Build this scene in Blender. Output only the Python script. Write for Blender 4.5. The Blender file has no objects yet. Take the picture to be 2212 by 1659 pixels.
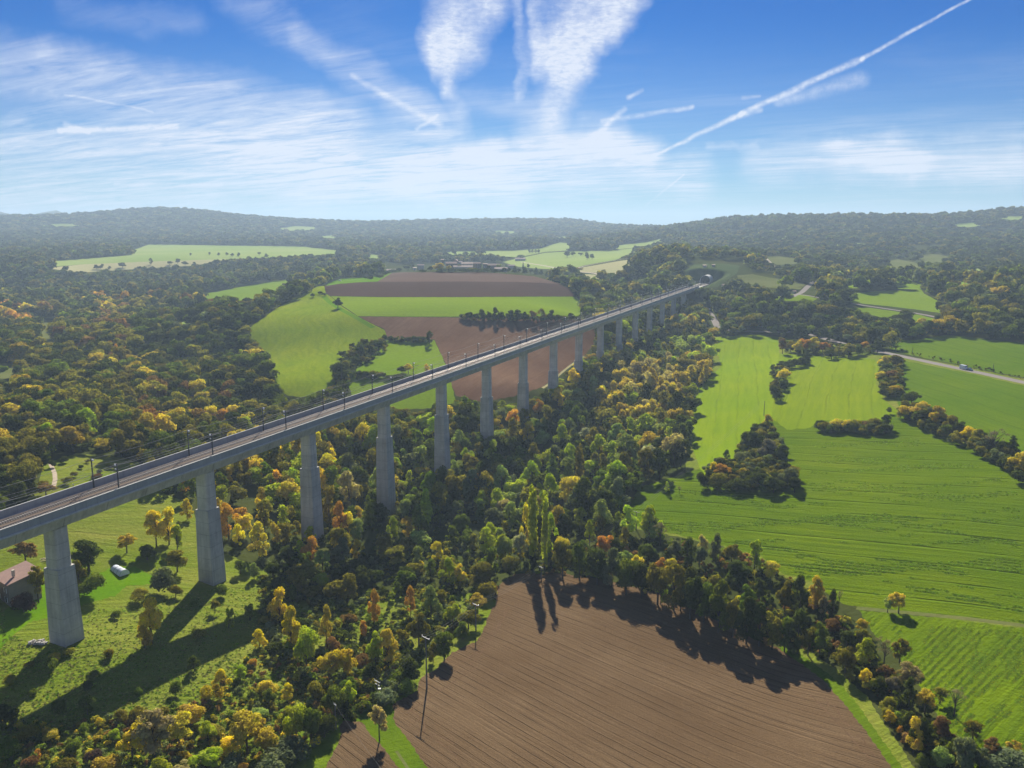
import bpy, math, random
import numpy as np
from mathutils import Vector, Matrix
from mathutils.geometry import delaunay_2d_cdt

S = bpy.context.scene
COL = S.collection
rnd = random.Random(7)
H0 = 125.0                       # camera height above the valley floor
# ------------------------------------------------------------------ camera
F = 1790.0; CX, CY = 1106.0, 829.5
PITCH = math.atan((CY-488.0)/F); CP, SP = math.cos(PITCH), math.sin(PITCH)
cam = bpy.data.cameras.new("camera"); camo = bpy.data.objects.new("camera", cam); COL.objects.link(camo)
cam.sensor_width = 36.0; cam.lens = 36.0*F/2212.0
cam.clip_start = 1.0; cam.clip_end = 40000.0
camo.location = (0, 0, H0); camo.rotation_euler = (math.pi/2-PITCH, 0, 0)
S.camera = camo
# ------------------------------------------------------------------ light
SUN_EL, SUN_AZ = 30.0, -2.0       # azimuth from +Y towards +X
sd = Vector((math.sin(math.radians(SUN_AZ))*math.cos(math.radians(SUN_EL)),
             math.cos(math.radians(SUN_AZ))*math.cos(math.radians(SUN_EL)), math.sin(math.radians(SUN_EL))))
sun = bpy.data.lights.new("sun", 'SUN'); suno = bpy.data.objects.new("sun", sun); COL.objects.link(suno)
sun.energy = 5.0; sun.angle = math.radians(0.5); sun.color = (1.0, 0.93, 0.79)
suno.rotation_euler = (-sd).to_track_quat('-Z', 'Y').to_euler(); suno.location = (0, 0, 400)
S.view_settings.view_transform = 'Standard'; S.view_settings.look = 'None'
S.view_settings.exposure = 1.08; S.view_settings.gamma = 1.0
S.render.engine = 'CYCLES'
S.cycles.max_bounces = 6; S.cycles.diffuse_bounces = 2; S.cycles.glossy_bounces = 2
S.cycles.transmission_bounces = 3; S.cycles.volume_bounces = 0; S.cycles.transparent_max_bounces = 6
S.cycles.use_denoising = True
S.cycles.sample_clamp_indirect = 4.0

def ray(x, y):
    dx = (x-CX)/F; dy = -(y-CY)/F
    return (dx, CP+dy*SP, -SP+dy*CP)
def proj(X, Y, Z):
    Z = Z-H0
    d = Y*CP-Z*SP; up = Y*SP+Z*CP
    return CX+F*X/d, CY-F*up/d, d

# ------------------------------------------------------------------ node helper
class NT:
    def __init__(s, tree): s.t = tree; s.n = tree.nodes; s.l = tree.links
    def node(s, typ, **kw):
        nd = s.n.new(typ)
        for k, v in kw.items(): setattr(nd, k, v)
        return nd
    def put(s, sock, v):
        if hasattr(v, 'is_output') or isinstance(v, bpy.types.NodeSocket): s.l.new(v, sock)
        else: sock.default_value = v
    def m(s, op, a, b=0.0, c=0.0, clamp=False):
        nd = s.node('ShaderNodeMath', operation=op); nd.use_clamp = clamp
        s.put(nd.inputs[0], a); s.put(nd.inputs[1], b); s.put(nd.inputs[2], c)
        return nd.outputs[0]
    def v(s, op, a, b=(0, 0, 0), scale=None):
        nd = s.node('ShaderNodeVectorMath', operation=op)
        s.put(nd.inputs[0], a)
        if scale is not None: s.put(nd.inputs[3], scale)
        else: s.put(nd.inputs[1], b)
        return nd.outputs[1] if op in ('DOT_PRODUCT', 'LENGTH', 'DISTANCE') else nd.outputs[0]
    def noise(s, vec, scale, detail=4, rough=0.55, dist=0.0, out=0):
        nd = s.node('ShaderNodeTexNoise'); nd.noise_dimensions = '3D'
        s.put(nd.inputs['Vector'], vec); s.put(nd.inputs['Scale'], scale); s.put(nd.inputs['Detail'], detail)
        s.put(nd.inputs['Roughness'], rough); s.put(nd.inputs['Distortion'], dist)
        return nd.outputs[out]
    def mr(s, x, a, b, c=0.0, d=1.0, smooth=False):
        nd = s.node('ShaderNodeMapRange'); nd.clamp = True
        if smooth: nd.interpolation_type = 'SMOOTHSTEP'
        s.put(nd.inputs[0], x)
        for i, q in enumerate((a, b, c, d)): s.put(nd.inputs[i+1], q)
        return nd.outputs[0]
    def mix(s, f, a, b, blend='MIX'):
        nd = s.node('ShaderNodeMix', data_type='RGBA', blend_type=blend)
        s.put(nd.inputs[0], f); s.put(nd.inputs[6], a); s.put(nd.inputs[7], b)
        return nd.outputs[2]
    def xyz(s, x, y, z=0.0):
        nd = s.node('ShaderNodeCombineXYZ'); s.put(nd.inputs[0], x); s.put(nd.inputs[1], y); s.put(nd.inputs[2], z)
        return nd.outputs[0]
    def sep(s, v):
        nd = s.node('ShaderNodeSeparateXYZ'); s.put(nd.inputs[0], v); return nd.outputs
def C3(c): return (c[0], c[1], c[2], 1.0)

# ------------------------------------------------------------------ world: Nishita sky with cirrus and contrails by direction
W = bpy.data.worlds.new("World"); S.world = W; W.use_nodes = True
w = NT(W.node_tree); w.n.clear()
sky = w.node('ShaderNodeTexSky', sky_type='NISHITA'); sky.sun_disc = False
sky.sun_elevation = math.radians(SUN_EL); sky.sun_rotation = math.radians(SUN_AZ)
sky.altitude = 300; sky.air_density = 1.0; sky.dust_density = 0.1; sky.ozone_density = 4.0
hs = w.node('ShaderNodeHueSaturation'); hs.inputs['Saturation'].default_value = 1.45; hs.inputs['Value'].default_value = 0.50; hs.inputs['Hue'].default_value = 0.5
w.put(hs.inputs['Color'], sky.outputs[0])
tc = w.node('ShaderNodeTexCoord').outputs['Generated']
D = w.v('NORMALIZE', tc)
dx_, dy_, dz_ = w.sep(D)[:3]
ysafe = w.m('MAXIMUM', dy_, 0.05)
P = w.xyz(w.m('MULTIPLY', w.m('DIVIDE', dx_, ysafe), 1000.0), w.m('MULTIPLY', w.m('DIVIDE', dz_, ysafe), 1000.0))
zs = w.m('MAXIMUM', w.m('ADD', dz_, 0.06), 0.02)
Q = w.xyz(w.m('DIVIDE', dx_, zs), w.m('DIVIDE', dy_, zs))
warp = w.noise(P, 0.012, 4, 0.6, out=1)
warp2 = w.v('SCALE', w.v('SUBTRACT', warp, (0.5, 0.5, 0.5)), scale=55.0)
PW = w.v('MULTIPLY', w.v('ADD', P, warp2), (1, 1, 0))
def G(x, y):
    r = ray(x, y); return (r[0]/r[1]*1000.0, r[2]/r[1]*1000.0, 0.0)
def stroke(P_, a, b, w1, w2, s1, s2=None, soft=0.0):
    A, B = G(*a), G(*b); ba = (B[0]-A[0], B[1]-A[1], 0.0); L = ba[0]**2+ba[1]**2
    pa = w.v('SUBTRACT', P_, A)
    h = w.m('MULTIPLY', w.v('DOT_PRODUCT', pa, ba), 1.0/L, clamp=True)
    d = w.v('LENGTH', w.v('SUBTRACT', pa, w.v('SCALE', ba, scale=h)))
    wd = w.m('MULTIPLY_ADD', h, (w2-w1)*0.58, w1*0.58)
    k = w.mr(w.m('DIVIDE', d, wd), 1.0, soft, 0.0, 1.0, True)
    if s2 is None or s2 == s1: return w.m('MULTIPLY', k, s1)
    return w.m('MULTIPLY', k, w.m('MULTIPLY_ADD', h, s2-s1, s1))
def total(lst):
    o = lst[0]
    for q in lst[1:]: o = w.m('ADD', o, q)
    return o
# fibres of the high cirrus, stretched along the wind, and the small ripples of the dense plume
Qr = w.node('ShaderNodeVectorRotate', rotation_type='Z_AXIS'); w.put(Qr.inputs['Vector'], Q); Qr.inputs['Angle'].default_value = math.radians(28)
fib = w.noise(w.v('MULTIPLY', Qr.outputs[0], (0.45, 1.7, 1)), 1.6, 8, 0.66, 1.1)
fib2 = w.noise(w.v('MULTIPLY', Qr.outputs[0], (1.0, 3.0, 1)), 2.4, 6, 0.68, 0.8)
fibre = w.mr(w.m('MULTIPLY_ADD', fib2, 0.45, w.m('MULTIPLY', fib, 0.75)), 0.42, 0.80)
big = w.noise(Q, 0.55, 4, 0.55, 0.8)
rp = w.noise(w.v('MULTIPLY', P, (0.35, 1.0, 1)), 0.26, 4, 0.6, 0.4)
ripple = w.mr(rp, 0.30, 0.66, 0.62, 1.0)
dense = total([
    stroke(PW, (1015, -20), (990, 95), 115, 85, 1.0, 0.95, 0.15),
    stroke(PW, (960, 90), (965, 190), 60, 28, 0.85, 0.5, 0.1),
    stroke(PW, (965, 190), (1010, 300), 28, 40, 0.45, 0.2),
    stroke(PW, (1290, -40), (1225, 110), 135, 85, 1.0, 0.95, 0.2),
    stroke(PW, (1225, 110), (1185, 260), 85, 45, 0.95, 0.6, 0.1),
    stroke(PW, (1380, -30), (1300, 80), 60, 35, 0.75, 0.6, 0.1),
    stroke(PW, (1120, -20), (1125, 210), 22, 16, 0.55, 0.5),
    stroke(PW, (1160, 0), (1150, 160), 25, 25, 0.75, 0.7),
])
smooth = total([
    stroke(PW, (1000, 335), (1400, 325), 42, 50, 0.6, 0.85),
    stroke(PW, (1150, 290), (1330, 300), 60, 55, 0.45, 0.5),
    stroke(PW, (1010, 215), (1180, 235), 40, 40, 0.22, 0.3),
    stroke(PW, (1640, 352), (2280, 345), 55, 90, 0.45, 0.70),
    stroke(PW, (1800, 320), (1980, 345), 40, 55, 0.45, 0.45),
    stroke(PW, (1530, 325), (1640, 322), 12, 10, 0.3),
])
left = total([
    stroke(PW, (-120, 120), (700, 330), 90, 110, 0.55, 0.5),
    stroke(PW, (100, 130), (760, 250), 60, 60, 0.35, 0.5),
    stroke(PW, (-100, 320), (900, 340), 70, 100, 0.6, 0.65),
    stroke(PW, (-100, 420), (1100, 400), 60, 80, 0.45, 0.55),
    stroke(PW, (640, 60), (960, 280), 34, 60, 0.35, 0.55),
    stroke(PW, (500, 0), (640, 70), 40, 34, 0.18, 0.3),
    stroke(PW, (900, 380), (1500, 380), 70, 60, 0.6, 0.5),
    stroke(PW, (150, 20), (420, 40), 40, 40, 0.1, 0.15),
])
wsm = w.v('SCALE', w.v('SUBTRACT', w.noise(P, 0.03, 3, 0.5, out=1), (0.5, 0.5, 0.5)), scale=6.0)
PT = w.v('MULTIPLY', w.v('ADD', P, wsm), (1, 1, 0))
lines = total([
    stroke(PT, (1410, 337), (1600, 247), 5, 9, 0.6, 0.8),
    stroke(PT, (1600, 247), (1860, 128), 9, 10, 0.85, 0.75),
    stroke(PT, (1860, 128), (2110, -10), 7, 4, 0.65, 0.7),
    stroke(PT, (1680, 222), (1860, 172), 14, 24, 0.35, 0.4),
    stroke(PT, (1580, 255), (1645, 240), 10, 8, 0.4),
    stroke(PT, (1300, 262), (1495, 233), 8, 7, 0.35, 0.55),
    stroke(PT, (1290, 290), (1350, 235), 12, 8, 0.5, 0.35),
    stroke(PT, (1358, 210), (1386, 194), 8, 6, 0.6, 0.4),
    stroke(PT, (1605, 210), (1640, 208), 7, 5, 0.25),
    stroke(PT, (1395, 445), (1477, 377), 4, 3, 0.12, 0.35),
    stroke(PT, (130, 283), (380, 272), 9, 9, 0.75, 0.5),
    stroke(PT, (140, 270), (190, 285), 8, 8, 0.5, 0.5),
    stroke(PT, (140, 205), (330, 240), 4, 4, 0.3, 0.3),
    stroke(PT, (760, 165), (950, 270), 9, 12, 0.35, 0.35),
    stroke(PT, (900, 280), (945, 250), 7, 5, 0.4, 0.3),
    stroke(PT, (790, 405), (1010, 405), 8, 8, 0.3, 0.3),
    stroke(PT, (250, 400), (480, 398), 8, 6, 0.3, 0.2),
])
veil = w.mr(w.m('DIVIDE', dz_, ysafe), 0.24, -0.02, 0.0, 0.36, True)
edge_n = w.noise(P, 0.028, 7, 0.68)
lnoise = w.mr(w.noise(P, 0.09, 4, 0.6), 0.36, 0.62, 0.45, 1.0)
mask = w.m('MULTIPLY', w.mr(w.m('MULTIPLY', dense, w.m('MULTIPLY_ADD', edge_n, 1.9, 0.05)), 0.08, 1.35, 0.0, 1.0), ripple)
mask = w.m('ADD', mask, w.m('MULTIPLY', smooth, w.m('MULTIPLY_ADD', fibre, 0.85, 0.36)))
mask = w.m('ADD', mask, w.m('MULTIPLY', w.m('POWER', left, 0.8), w.m('MULTIPLY_ADD', fibre, 0.95, 0.13)))
mask = w.m('ADD', mask, w.m('MULTIPLY', lines, w.m('MULTIPLY', lnoise, w.m('MULTIPLY_ADD', fibre, 0.4, 0.8))))
mask = w.m('ADD', mask, w.m('MULTIPLY', w.mr(big, 0.5, 0.8), w.m('MULTIPLY', fibre, 0.30)))
mask = w.m('ADD', mask, w.m('MULTIPLY', veil, w.m('MULTIPLY_ADD', fibre, 0.5, 0.75)))
front = w.mr(dy_, 0.05, 0.3)
mask = w.mix(front, (0.12, 0.12, 0.12, 1), mask)
mask = w.m('MINIMUM', mask, 0.93)
bg1 = w.node('ShaderNodeBackground'); w.put(bg1.inputs[0], w.mix(1.0, hs.outputs[0], (0.12, 0.80, 1.34, 1), 'MULTIPLY')); bg1.inputs[1].default_value = 0.05
bg2 = w.node('ShaderNodeBackground'); bg2.inputs[0].default_value = (0.80, 0.85, 0.96, 1); bg2.inputs[1].default_value = 0.48
mx = w.node('ShaderNodeMixShader'); w.put(mx.inputs[0], mask); w.l.new(bg1.outputs[0], mx.inputs[1]); w.l.new(bg2.outputs[0], mx.inputs[2])
wo = w.node('ShaderNodeOutputWorld'); w.l.new(mx.outputs[0], wo.inputs[0])

# ------------------------------------------------------------------ terrain height (radial basis over control points)
CTRL = []
def cz(x, y, z):                 # picture point known to lie at height z (relative to the camera)
    r = ray(x, y); t = z/r[2]; CTRL.append((r[0]*t, r[1]*t, z))
def cd(x, y, d):                 # picture point known to lie at forward distance d
    y += 5 if y < 500 else 0; r = ray(x, y); t = d/r[1]; CTRL.append((r[0]*t, d, r[2]*t))
U = (math.sin(math.radians(23.013)), math.cos(math.radians(23.013)))   # along the viaduct
N = (U[1], -U[0])                                                       # across it, towards the camera side
SPAN = 53.0
def vp(i, o, z=0.0):             # point at pier number i (may be fractional), offset o, height z
    return Vector((-117.51+(i-1)*SPAN*U[0]+o*N[0], 202.39+(i-1)*SPAN*U[1]+o*N[1], z))
BASE = {1: -107.5, 2: -112.7, 3: -117.7, 4: -124.5, 5: -124, 6: -119, 7: -115, 8: -110, 9: -106, 10: -105, 11: -106, 12: -106,
        13: -105, 14: -103, 15: -98, 16: -90}
for i, z in BASE.items():
    p = vp(i, 0); CTRL.append((p.x, p.y, z))
for x, y, z in ((0, 60, -106), (-80, 60, -106), (80, 60, -108), (0, 130, -112), (-110, 120, -107), (110, 130, -108), (-200, 150, -104), (220, 150, -100)):
    CTRL.append((x, y, z))
for a in [(1180, 1235, -118), (1400, 1659, -114), (1700, 1450, -113), (0, 1500, -108), (600, 1650, -112), (0, 1300, -106), (250, 1400, -108.5),
          (700, 1300, -117), (950, 1450, -115), (1500, 1165, -112), (2100, 1350, -104), (1900, 1000, -103), (1700, 800, -100), (1560, 735, -101), (2200, 1050, -97), (2200, 1600, -104),
          (2212, 840, -92), (2060, 730, -88), (1740, 715, -95), (1990, 650, -77), (1830, 640, -74), (1690, 640, -71), (1537, 690, -97), (1480, 620, -73), (1523, 622, -72), (1600, 610, -68),
          (250, 600, -95), (0, 620, -98), (500, 620, -95), (400, 690, -106), (200, 720, -108), (0, 760, -106), (300, 820, -106), (450, 800, -112), (100, 900, -99), (300, 950, -101),
          (100, 1040, -97), (450, 950, -109), (560, 880, -112), (650, 865, -107), (690, 620, -66), (545, 705, -86), (600, 840, -103), (720, 797, -97), (835, 726, -88), (770, 683, -76),
          (1000, 686, -76), (1250, 685, -79), (1100, 640, -70), (900, 640, -70), (1100, 605, -63), (945, 589, -60), (1154, 596, -62), (1209, 613, -66), (1050, 577, -58),
          (1300, 650, -98), (1400, 640, -92), (1450, 700, -108), (1500, 770, -109), (1480, 900, -112), (1200, 900, -118), (1300, 1000, -120), (1200, 1100, -122), (1400, 1060, -114),
          (985, 850, -103), (1150, 840, -104), (1060, 870, -107), (960, 800, -97), (900, 745, -91), (840, 870, -106), (1000, 960, -119), (640, 650, -76),
          (1600, 900, -107), (1660, 1000, -107), (1790, 1200, -107), (1590, 660, -90), (2180, 700, -84), (2200, 620, -65), (800, 605, -66)]: cz(*a)
for a in [(1523, 575, 1110), (1600, 560, 1200), (1900, 560, 1500), (1900, 520, 1900), (1700, 490, 2300), (1740, 468, 2650), (1600, 470, 2900), (1900, 466, 2650), (2050, 466, 2600), (2190, 452, 2600), (2300, 450, 2600), (2212, 500, 2100),
          (1500, 487, 3200), (1420, 489, 3800), (1350, 491, 4300), (1330, 510, 3000), (1560, 520, 2100),
          (1100, 473, 4400), (1000, 473, 4400), (900, 475, 4400), (800, 479, 4500), (700, 476, 4400), (620, 471, 4300), (500, 462, 4200), (420, 452, 4100), (340, 449, 4100), (280, 452, 4100), (200, 463, 4100), (100, 466, 4200),
          (0, 468, 4200), (-200, 470, 4200), (1240, 473, 4400), (1290, 480, 4400), (1320, 487, 4400), (300, 530, 2500), (0, 540, 2200), (600, 530, 2500), (280, 500, 3200), (0, 500, 3200), (800, 520, 2900), (1000, 520, 2900), (1000, 498, 3600), (700, 500, 3600),
          (1250, 520, 2600), (1250, 495, 3500), (400, 560, 1750), (100, 578, 1500), (700, 560, 1750), (850, 565, 1800), (1100, 556, 1850), (1000, 545, 2100), (1270, 583, 1450), (1330, 600, 1300), (1250, 555, 1850),
          (1400, 560, 1250), (1460, 545, 1450), (1440, 590, 1080), (1380, 600, 1150), (1640, 625, 960), (1600, 585, 1080), (1750, 600, 1150)]: cd(*a)
for th in range(-40, 45, 8):     # behind the ridges the land falls again
    for rr in (5600, 7500):
        CTRL.append((rr*math.sin(math.radians(th)), rr*math.cos(math.radians(th)), -90 if rr > 6000 else -40))
for th in (14, 20, 26, 34, 40): CTRL.append((3600*math.sin(math.radians(th)), 3600*math.cos(math.radians(th)), -30))
CT = np.array(CTRL)
def lp(x, y):
    r = np.maximum(np.hypot(x, y), 55.0); th = np.clip(np.arctan2(x, np.maximum(y, 1e-3)), -0.9, 0.9)
    return np.stack([th*1.15, np.log(r)], -1)
CL = lp(CT[:, 0], CT[:, 1]); RC = 0.035
def kern(d2): return np.sqrt(d2+RC*RC)
A_ = kern(((CL[:, None]-CL[None])**2).sum(-1)); n_ = len(CL)
M_ = np.zeros((n_+3, n_+3)); M_[:n_, :n_] = A_-np.eye(n_)*0.004; M_[:n_, n_:] = np.c_[np.ones(n_), CL]; M_[n_:, :n_] = M_[:n_, n_:].T
WT = np.linalg.solve(M_, np.r_[CT[:, 2], 0, 0, 0])
def TZ(x, y):                    # terrain height in world z
    x = np.atleast_1d(np.asarray(x, float)); y = np.atleast_1d(np.asarray(y, float)); out = np.empty(x.shape)
    for s in range(0, len(x), 20000):
        q = lp(x[s:s+20000], y[s:s+20000])
        out[s:s+20000] = kern(((q[:, None]-CL[None])**2).sum(-1)) @ WT[:n_] + WT[n_] + q @ WT[n_+1:]
    th = np.degrees(np.abs(np.arctan2(x, y))); k = np.clip((th-50)/30, 0, 1); k = k*k*(3-2*k)
    r = np.hypot(x, y)
    out = out*(1-k) + (-104)*k
    # low blue mountains far to the left
    k2 = np.clip((r-6000)/600, 0, 1); out = out*(1-k2)+(-80)*k2
    az = np.degrees(np.arctan2(x, y))
    m = 0.82*np.exp(-((r-7600)/350)**2)
    prof = 250*np.exp(-((az+32.0)/2.6)**2)+215*np.exp(-((az+28.2)/1.5)**2)+235*np.exp(-((az+25.2)/0.9)**2)+165*np.exp(-((az+18)/1.0)**2)+150*np.exp(-((az+38)/3.0)**2)
    out = out+m*prof
    ti = 1+((x+117.51)*U[0]+(y-202.39)*U[1])/SPAN; oo = np.abs((x+117.51)*N[0]+(y-202.39)*N[1])   # the railway cutting before the tunnel
    lim = -73.0+np.maximum(0, oo-9)*.75+np.maximum(0, (ti-18.78)*SPAN)*1.5+np.maximum(0, (16.9-ti)*SPAN)*2.0
    out = np.where((ti > 16.2) & (ti < 21), np.minimum(out, lim), out)
    return out+H0
TZ_exact = TZ
GT = np.linspace(-0.92, 0.92, 640); GR = np.linspace(math.log(55), math.log(12500), 900)
tt, rr_g = np.meshgrid(GT, np.exp(GR), indexing='ij'); GRID = TZ_exact((rr_g*np.sin(tt)).ravel(), (rr_g*np.cos(tt)).ravel()).reshape(tt.shape)
def TZ(x, y):                    # the same height from a table
    x = np.atleast_1d(np.asarray(x, float)); y = np.atleast_1d(np.asarray(y, float)); th = np.arctan2(x, y); r = np.log(np.maximum(np.hypot(x, y), 55.001))
    u = (np.clip(th, GT[0], GT[-1])-GT[0])/(GT[1]-GT[0]); v = (np.clip(r, GR[0], GR[-1])-GR[0])/(GR[1]-GR[0]); i = np.minimum(u.astype(int), 638); j = np.minimum(v.astype(int), 898); u = u-i; v = v-j
    out = GRID[i, j]*(1-u)*(1-v)+GRID[i+1, j]*u*(1-v)+GRID[i, j+1]*(1-u)*v+GRID[i+1, j+1]*u*v
    k = np.clip((np.degrees(np.abs(th))-50)/30, 0, 1); k = k*k*(3-2*k); return out*(1-k)+(H0-104)*k
def TZ1(x, y): return float(TZ([x], [y])[0])
RR = 60*1.012**np.arange(420)
def hits(px):                    # many picture points -> ground points
    px = np.asarray(px, float); dx = (px[:, 0]-CX)/F; dy = -(px[:, 1]-CY)/F
    X, Y, Z = dx, CP+dy*SP, -SP+dy*CP
    hz = np.hypot(X, Y); out = np.zeros((len(px), 3))
    for s in range(0, len(px), 40):
        e = slice(s, s+40)
        gx = RR[None]*(X[e]/hz[e])[:, None]; gy = RR[None]*(Y[e]/hz[e])[:, None]; gz = H0+RR[None]*(Z[e]/hz[e])[:, None]
        df = gz-TZ(gx.ravel(), gy.ravel()).reshape(gx.shape)
        for k in range(df.shape[0]):
            neg = np.nonzero(df[k] < 0)[0]; j = neg[0] if len(neg) else len(RR)-1
            j = max(j, 1); f = df[k, j-1]/(df[k, j-1]-df[k, j]) if df[k, j-1] != df[k, j] else 0; f = min(max(f, 0), 1)
            out[s+k] = (gx[k, j-1]+f*(gx[k, j]-gx[k, j-1]), gy[k, j-1]+f*(gy[k, j]-gy[k, j-1]), 0)
    out[:, 2] = TZ(out[:, 0], out[:, 1])
    return out
def hit(x, y): return Vector(hits([(x, y)])[0])

# ------------------------------------------------------------------ materials
def newmat(name):
    m = bpy.data.materials.new(name); m.use_nodes = True; t = NT(m.node_tree); t.n.clear()
    o = t.node('ShaderNodeOutputMaterial'); return m, t, o
def posn(t): return t.node('ShaderNodeTexCoord').outputs['Object']
def principled(t, o, col, rough=0.9, bump=None, bstr=0.5, bdist=0.3, spec=0.2, metal=0.0):
    b = t.node('ShaderNodeBsdfPrincipled'); t.put(b.inputs['Base Color'], col); t.put(b.inputs['Roughness'], rough)
    b.inputs['Specular IOR Level'].default_value = spec; b.inputs['Metallic'].default_value = metal
    if bump is not None:
        bn = t.node('ShaderNodeBump'); bn.inputs['Strength'].default_value = bstr; bn.inputs['Distance'].default_value = bdist
        t.put(bn.inputs['Height'], bump); t.l.new(bn.outputs[0], b.inputs['Normal'])
    t.l.new(b.outputs[0], o.inputs[0]); return b
def rowdir(a, b):
    p, q = hit(*a), hit(*b); return math.atan2(q.y-p.y, q.x-p.x)
def field_mat(name, c1, c2, c3, ang=0.0, spacing=3.0, row=0.3, bstr=0.6, bdist=0.4, big=0.012, fine=1.2, line=None, warpm=6.0):
    m, t, o = newmat(name); p = posn(t)
    wr = t.v('SCALE', t.v('SUBTRACT', t.noise(p, 0.02, 2, out=1), (0.5, 0.5, 0.5)), scale=warpm)
    r = t.node('ShaderNodeVectorRotate', rotation_type='Z_AXIS'); t.put(r.inputs['Vector'], t.v('ADD', p, wr)); r.inputs['Angle'].default_value = -ang
    q = r.outputs[0]; x, y, z = t.sep(q)[:3]
    n1 = t.noise(p, big, 5, 0.6)
    n2 = t.noise(t.xyz(t.m('MULTIPLY', x, 0.025), t.m('MULTIPLY', y, 1.0/spacing)), 1.0, 4, 0.65)
    n3 = t.noise(p, fine, 4, 0.7)
    n4 = t.noise(t.xyz(t.m('MULTIPLY', x, 0.006), t.m('MULTIPLY', y, 0.25/spacing)), 1.0, 3, 0.6)
    c = t.mix(t.mr(n1, 0.35, 0.68), C3(c1), C3(c2))
    c = t.mix(t.m('MULTIPLY', t.mr(n2, 0.42, 0.72), row), c, C3(c3))
    c = t.mix(t.m('MULTIPLY', t.mr(n4, 0.4, 0.7), row*0.8), c, C3(c1))
    v = t.mr(n3, 0.2, 0.8, 0.78, 1.22)
    c = t.mix(1.0, c, t.xyz(v, v, v), 'MULTIPLY')
    hgt = t.m('ADD', t.m('MULTIPLY', n2, 0.8), t.m('MULTIPLY', n3, 0.6))
    if line:
        sp, col, amt = line
        sn = t.m('SINE', t.m('MULTIPLY', t.m('ADD', y, t.m('MULTIPLY', t.noise(p, 0.6, 2), 0.25)), 2*math.pi/sp))
        ln = t.m('MULTIPLY', t.mr(sn, 0.93, 1.0), t.mr(t.noise(t.xyz(t.m('MULTIPLY', x, 0.05), t.m('MULTIPLY', y, 0.3)), 1.0, 3), 0.38, 0.6))
        c = t.mix(t.m('MULTIPLY', ln, amt), c, C3(col)); hgt = t.m('SUBTRACT', hgt, t.m('MULTIPLY', ln, 0.7))
    principled(t, o, c, 1.0, hgt, bstr, bdist, 0.0)
    return m

MATS = {}
def simple(name, col, rough=0.8, nscale=1.0, namt=0.25, bstr=0.2, spec=0.25, metal=0.0, col2=None):
    m, t, o = newmat(name); p = posn(t); n = t.noise(p, nscale, 5, 0.6); n2 = t.noise(p, nscale*7, 3, 0.6)
    v = t.mr(t.m('ADD', t.m('MULTIPLY', n, 0.7), t.m('MULTIPLY', n2, 0.3)), 0.25, 0.75, 1-namt, 1+namt)
    base = C3(col) if col2 is None else t.mix(t.mr(n, 0.4, 0.62), C3(col), C3(col2))
    c = t.mix(1.0, base, t.xyz(v, v, v), 'MULTIPLY')
    principled(t, o, c, rough, n2, bstr, 0.05, spec, metal); MATS[name] = m; return m

# foliage: the tint is a property of each tree (or of each instance of the stuff)
m, t, o = newmat("foliage"); MATS["foliage"] = m
at = t.node('ShaderNodeAttribute', attribute_type='INSTANCER'); at.attribute_name = "tint"
tn = t.node('ShaderNodeAttribute', attribute_type='GEOMETRY'); tn.attribute_name = "tone"
tv = t.mr(tn.outputs['Fac'], 0.0, 1.0, 0.6, 1.45)
oi = t.node('ShaderNodeObjectInfo')
pn = t.noise(posn(t), 0.35, 3, 0.6)
hsv = t.node('ShaderNodeHueSaturation'); t.put(hsv.inputs['Hue'], t.m('ADD', t.mr(pn, 0.3, 0.7, 0.485, 0.520), t.mr(oi.outputs['Random'], 0, 1, -0.010, 0.010)))
t.put(hsv.inputs['Saturation'], t.mr(pn, 0.3, 0.7, 0.85, 1.05)); t.put(hsv.inputs['Value'], t.m('MULTIPLY', tv, t.mr(oi.outputs['Random'], 0, 1, 0.8, 1.2)))
t.put(hsv.inputs['Color'], at.outputs['Color'])
df = t.node('ShaderNodeBsdfDiffuse'); t.put(df.inputs[0], hsv.outputs[0])
tr = t.node('ShaderNodeBsdfTranslucent'); t.put(tr.inputs[0], t.mix(1.0, hsv.outputs[0], (1.35, 1.35, 0.6, 1), 'MULTIPLY'))
ms = t.node('ShaderNodeMixShader'); ms.inputs[0].default_value = 0.46; t.l.new(df.outputs[0], ms.inputs[1]); t.l.new(tr.outputs[0], ms.inputs[2]); t.l.new(ms.outputs[0], o.inputs[0])
simple("bark", (0.085, 0.070, 0.055), 0.95, 1.5, 0.3)

# ------------------------------------------------------------------ object helpers
def tag(o, label=None, cat=None, group=None, kind=None):
    if label: o['label'] = label
    if cat: o['category'] = cat
    if group: o['group'] = group
    if kind: o['kind'] = kind
    return o
def meshof(name, V, Fc, mats=(), mi=None, smooth=False):
    me = bpy.data.meshes.new(name); me.from_pydata([tuple(v) for v in V], [], [tuple(f) for f in Fc])
    for m in mats: me.materials.append(m)
    if mi is not None: me.polygons.foreach_set('material_index', mi)
    if smooth: me.polygons.foreach_set('use_smooth', [True]*len(me.polygons))
    me.update(); return me
def link(name, me, parent=None, loc=None, rz=0.0):
    o = bpy.data.objects.new(name, me); COL.objects.link(o)
    if parent is not None: o.parent = parent
    if loc is not None: o.location = loc
    if rz: o.rotation_euler = (0, 0, rz)
    return o
def empty(name, loc, rz=0.0, s=None):
    o = bpy.data.objects.new(name, None); COL.objects.link(o); o.location = loc; o.rotation_euler = (0, 0, rz); o.empty_display_size = 0.5
    if s: o.scale = s
    return o
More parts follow.
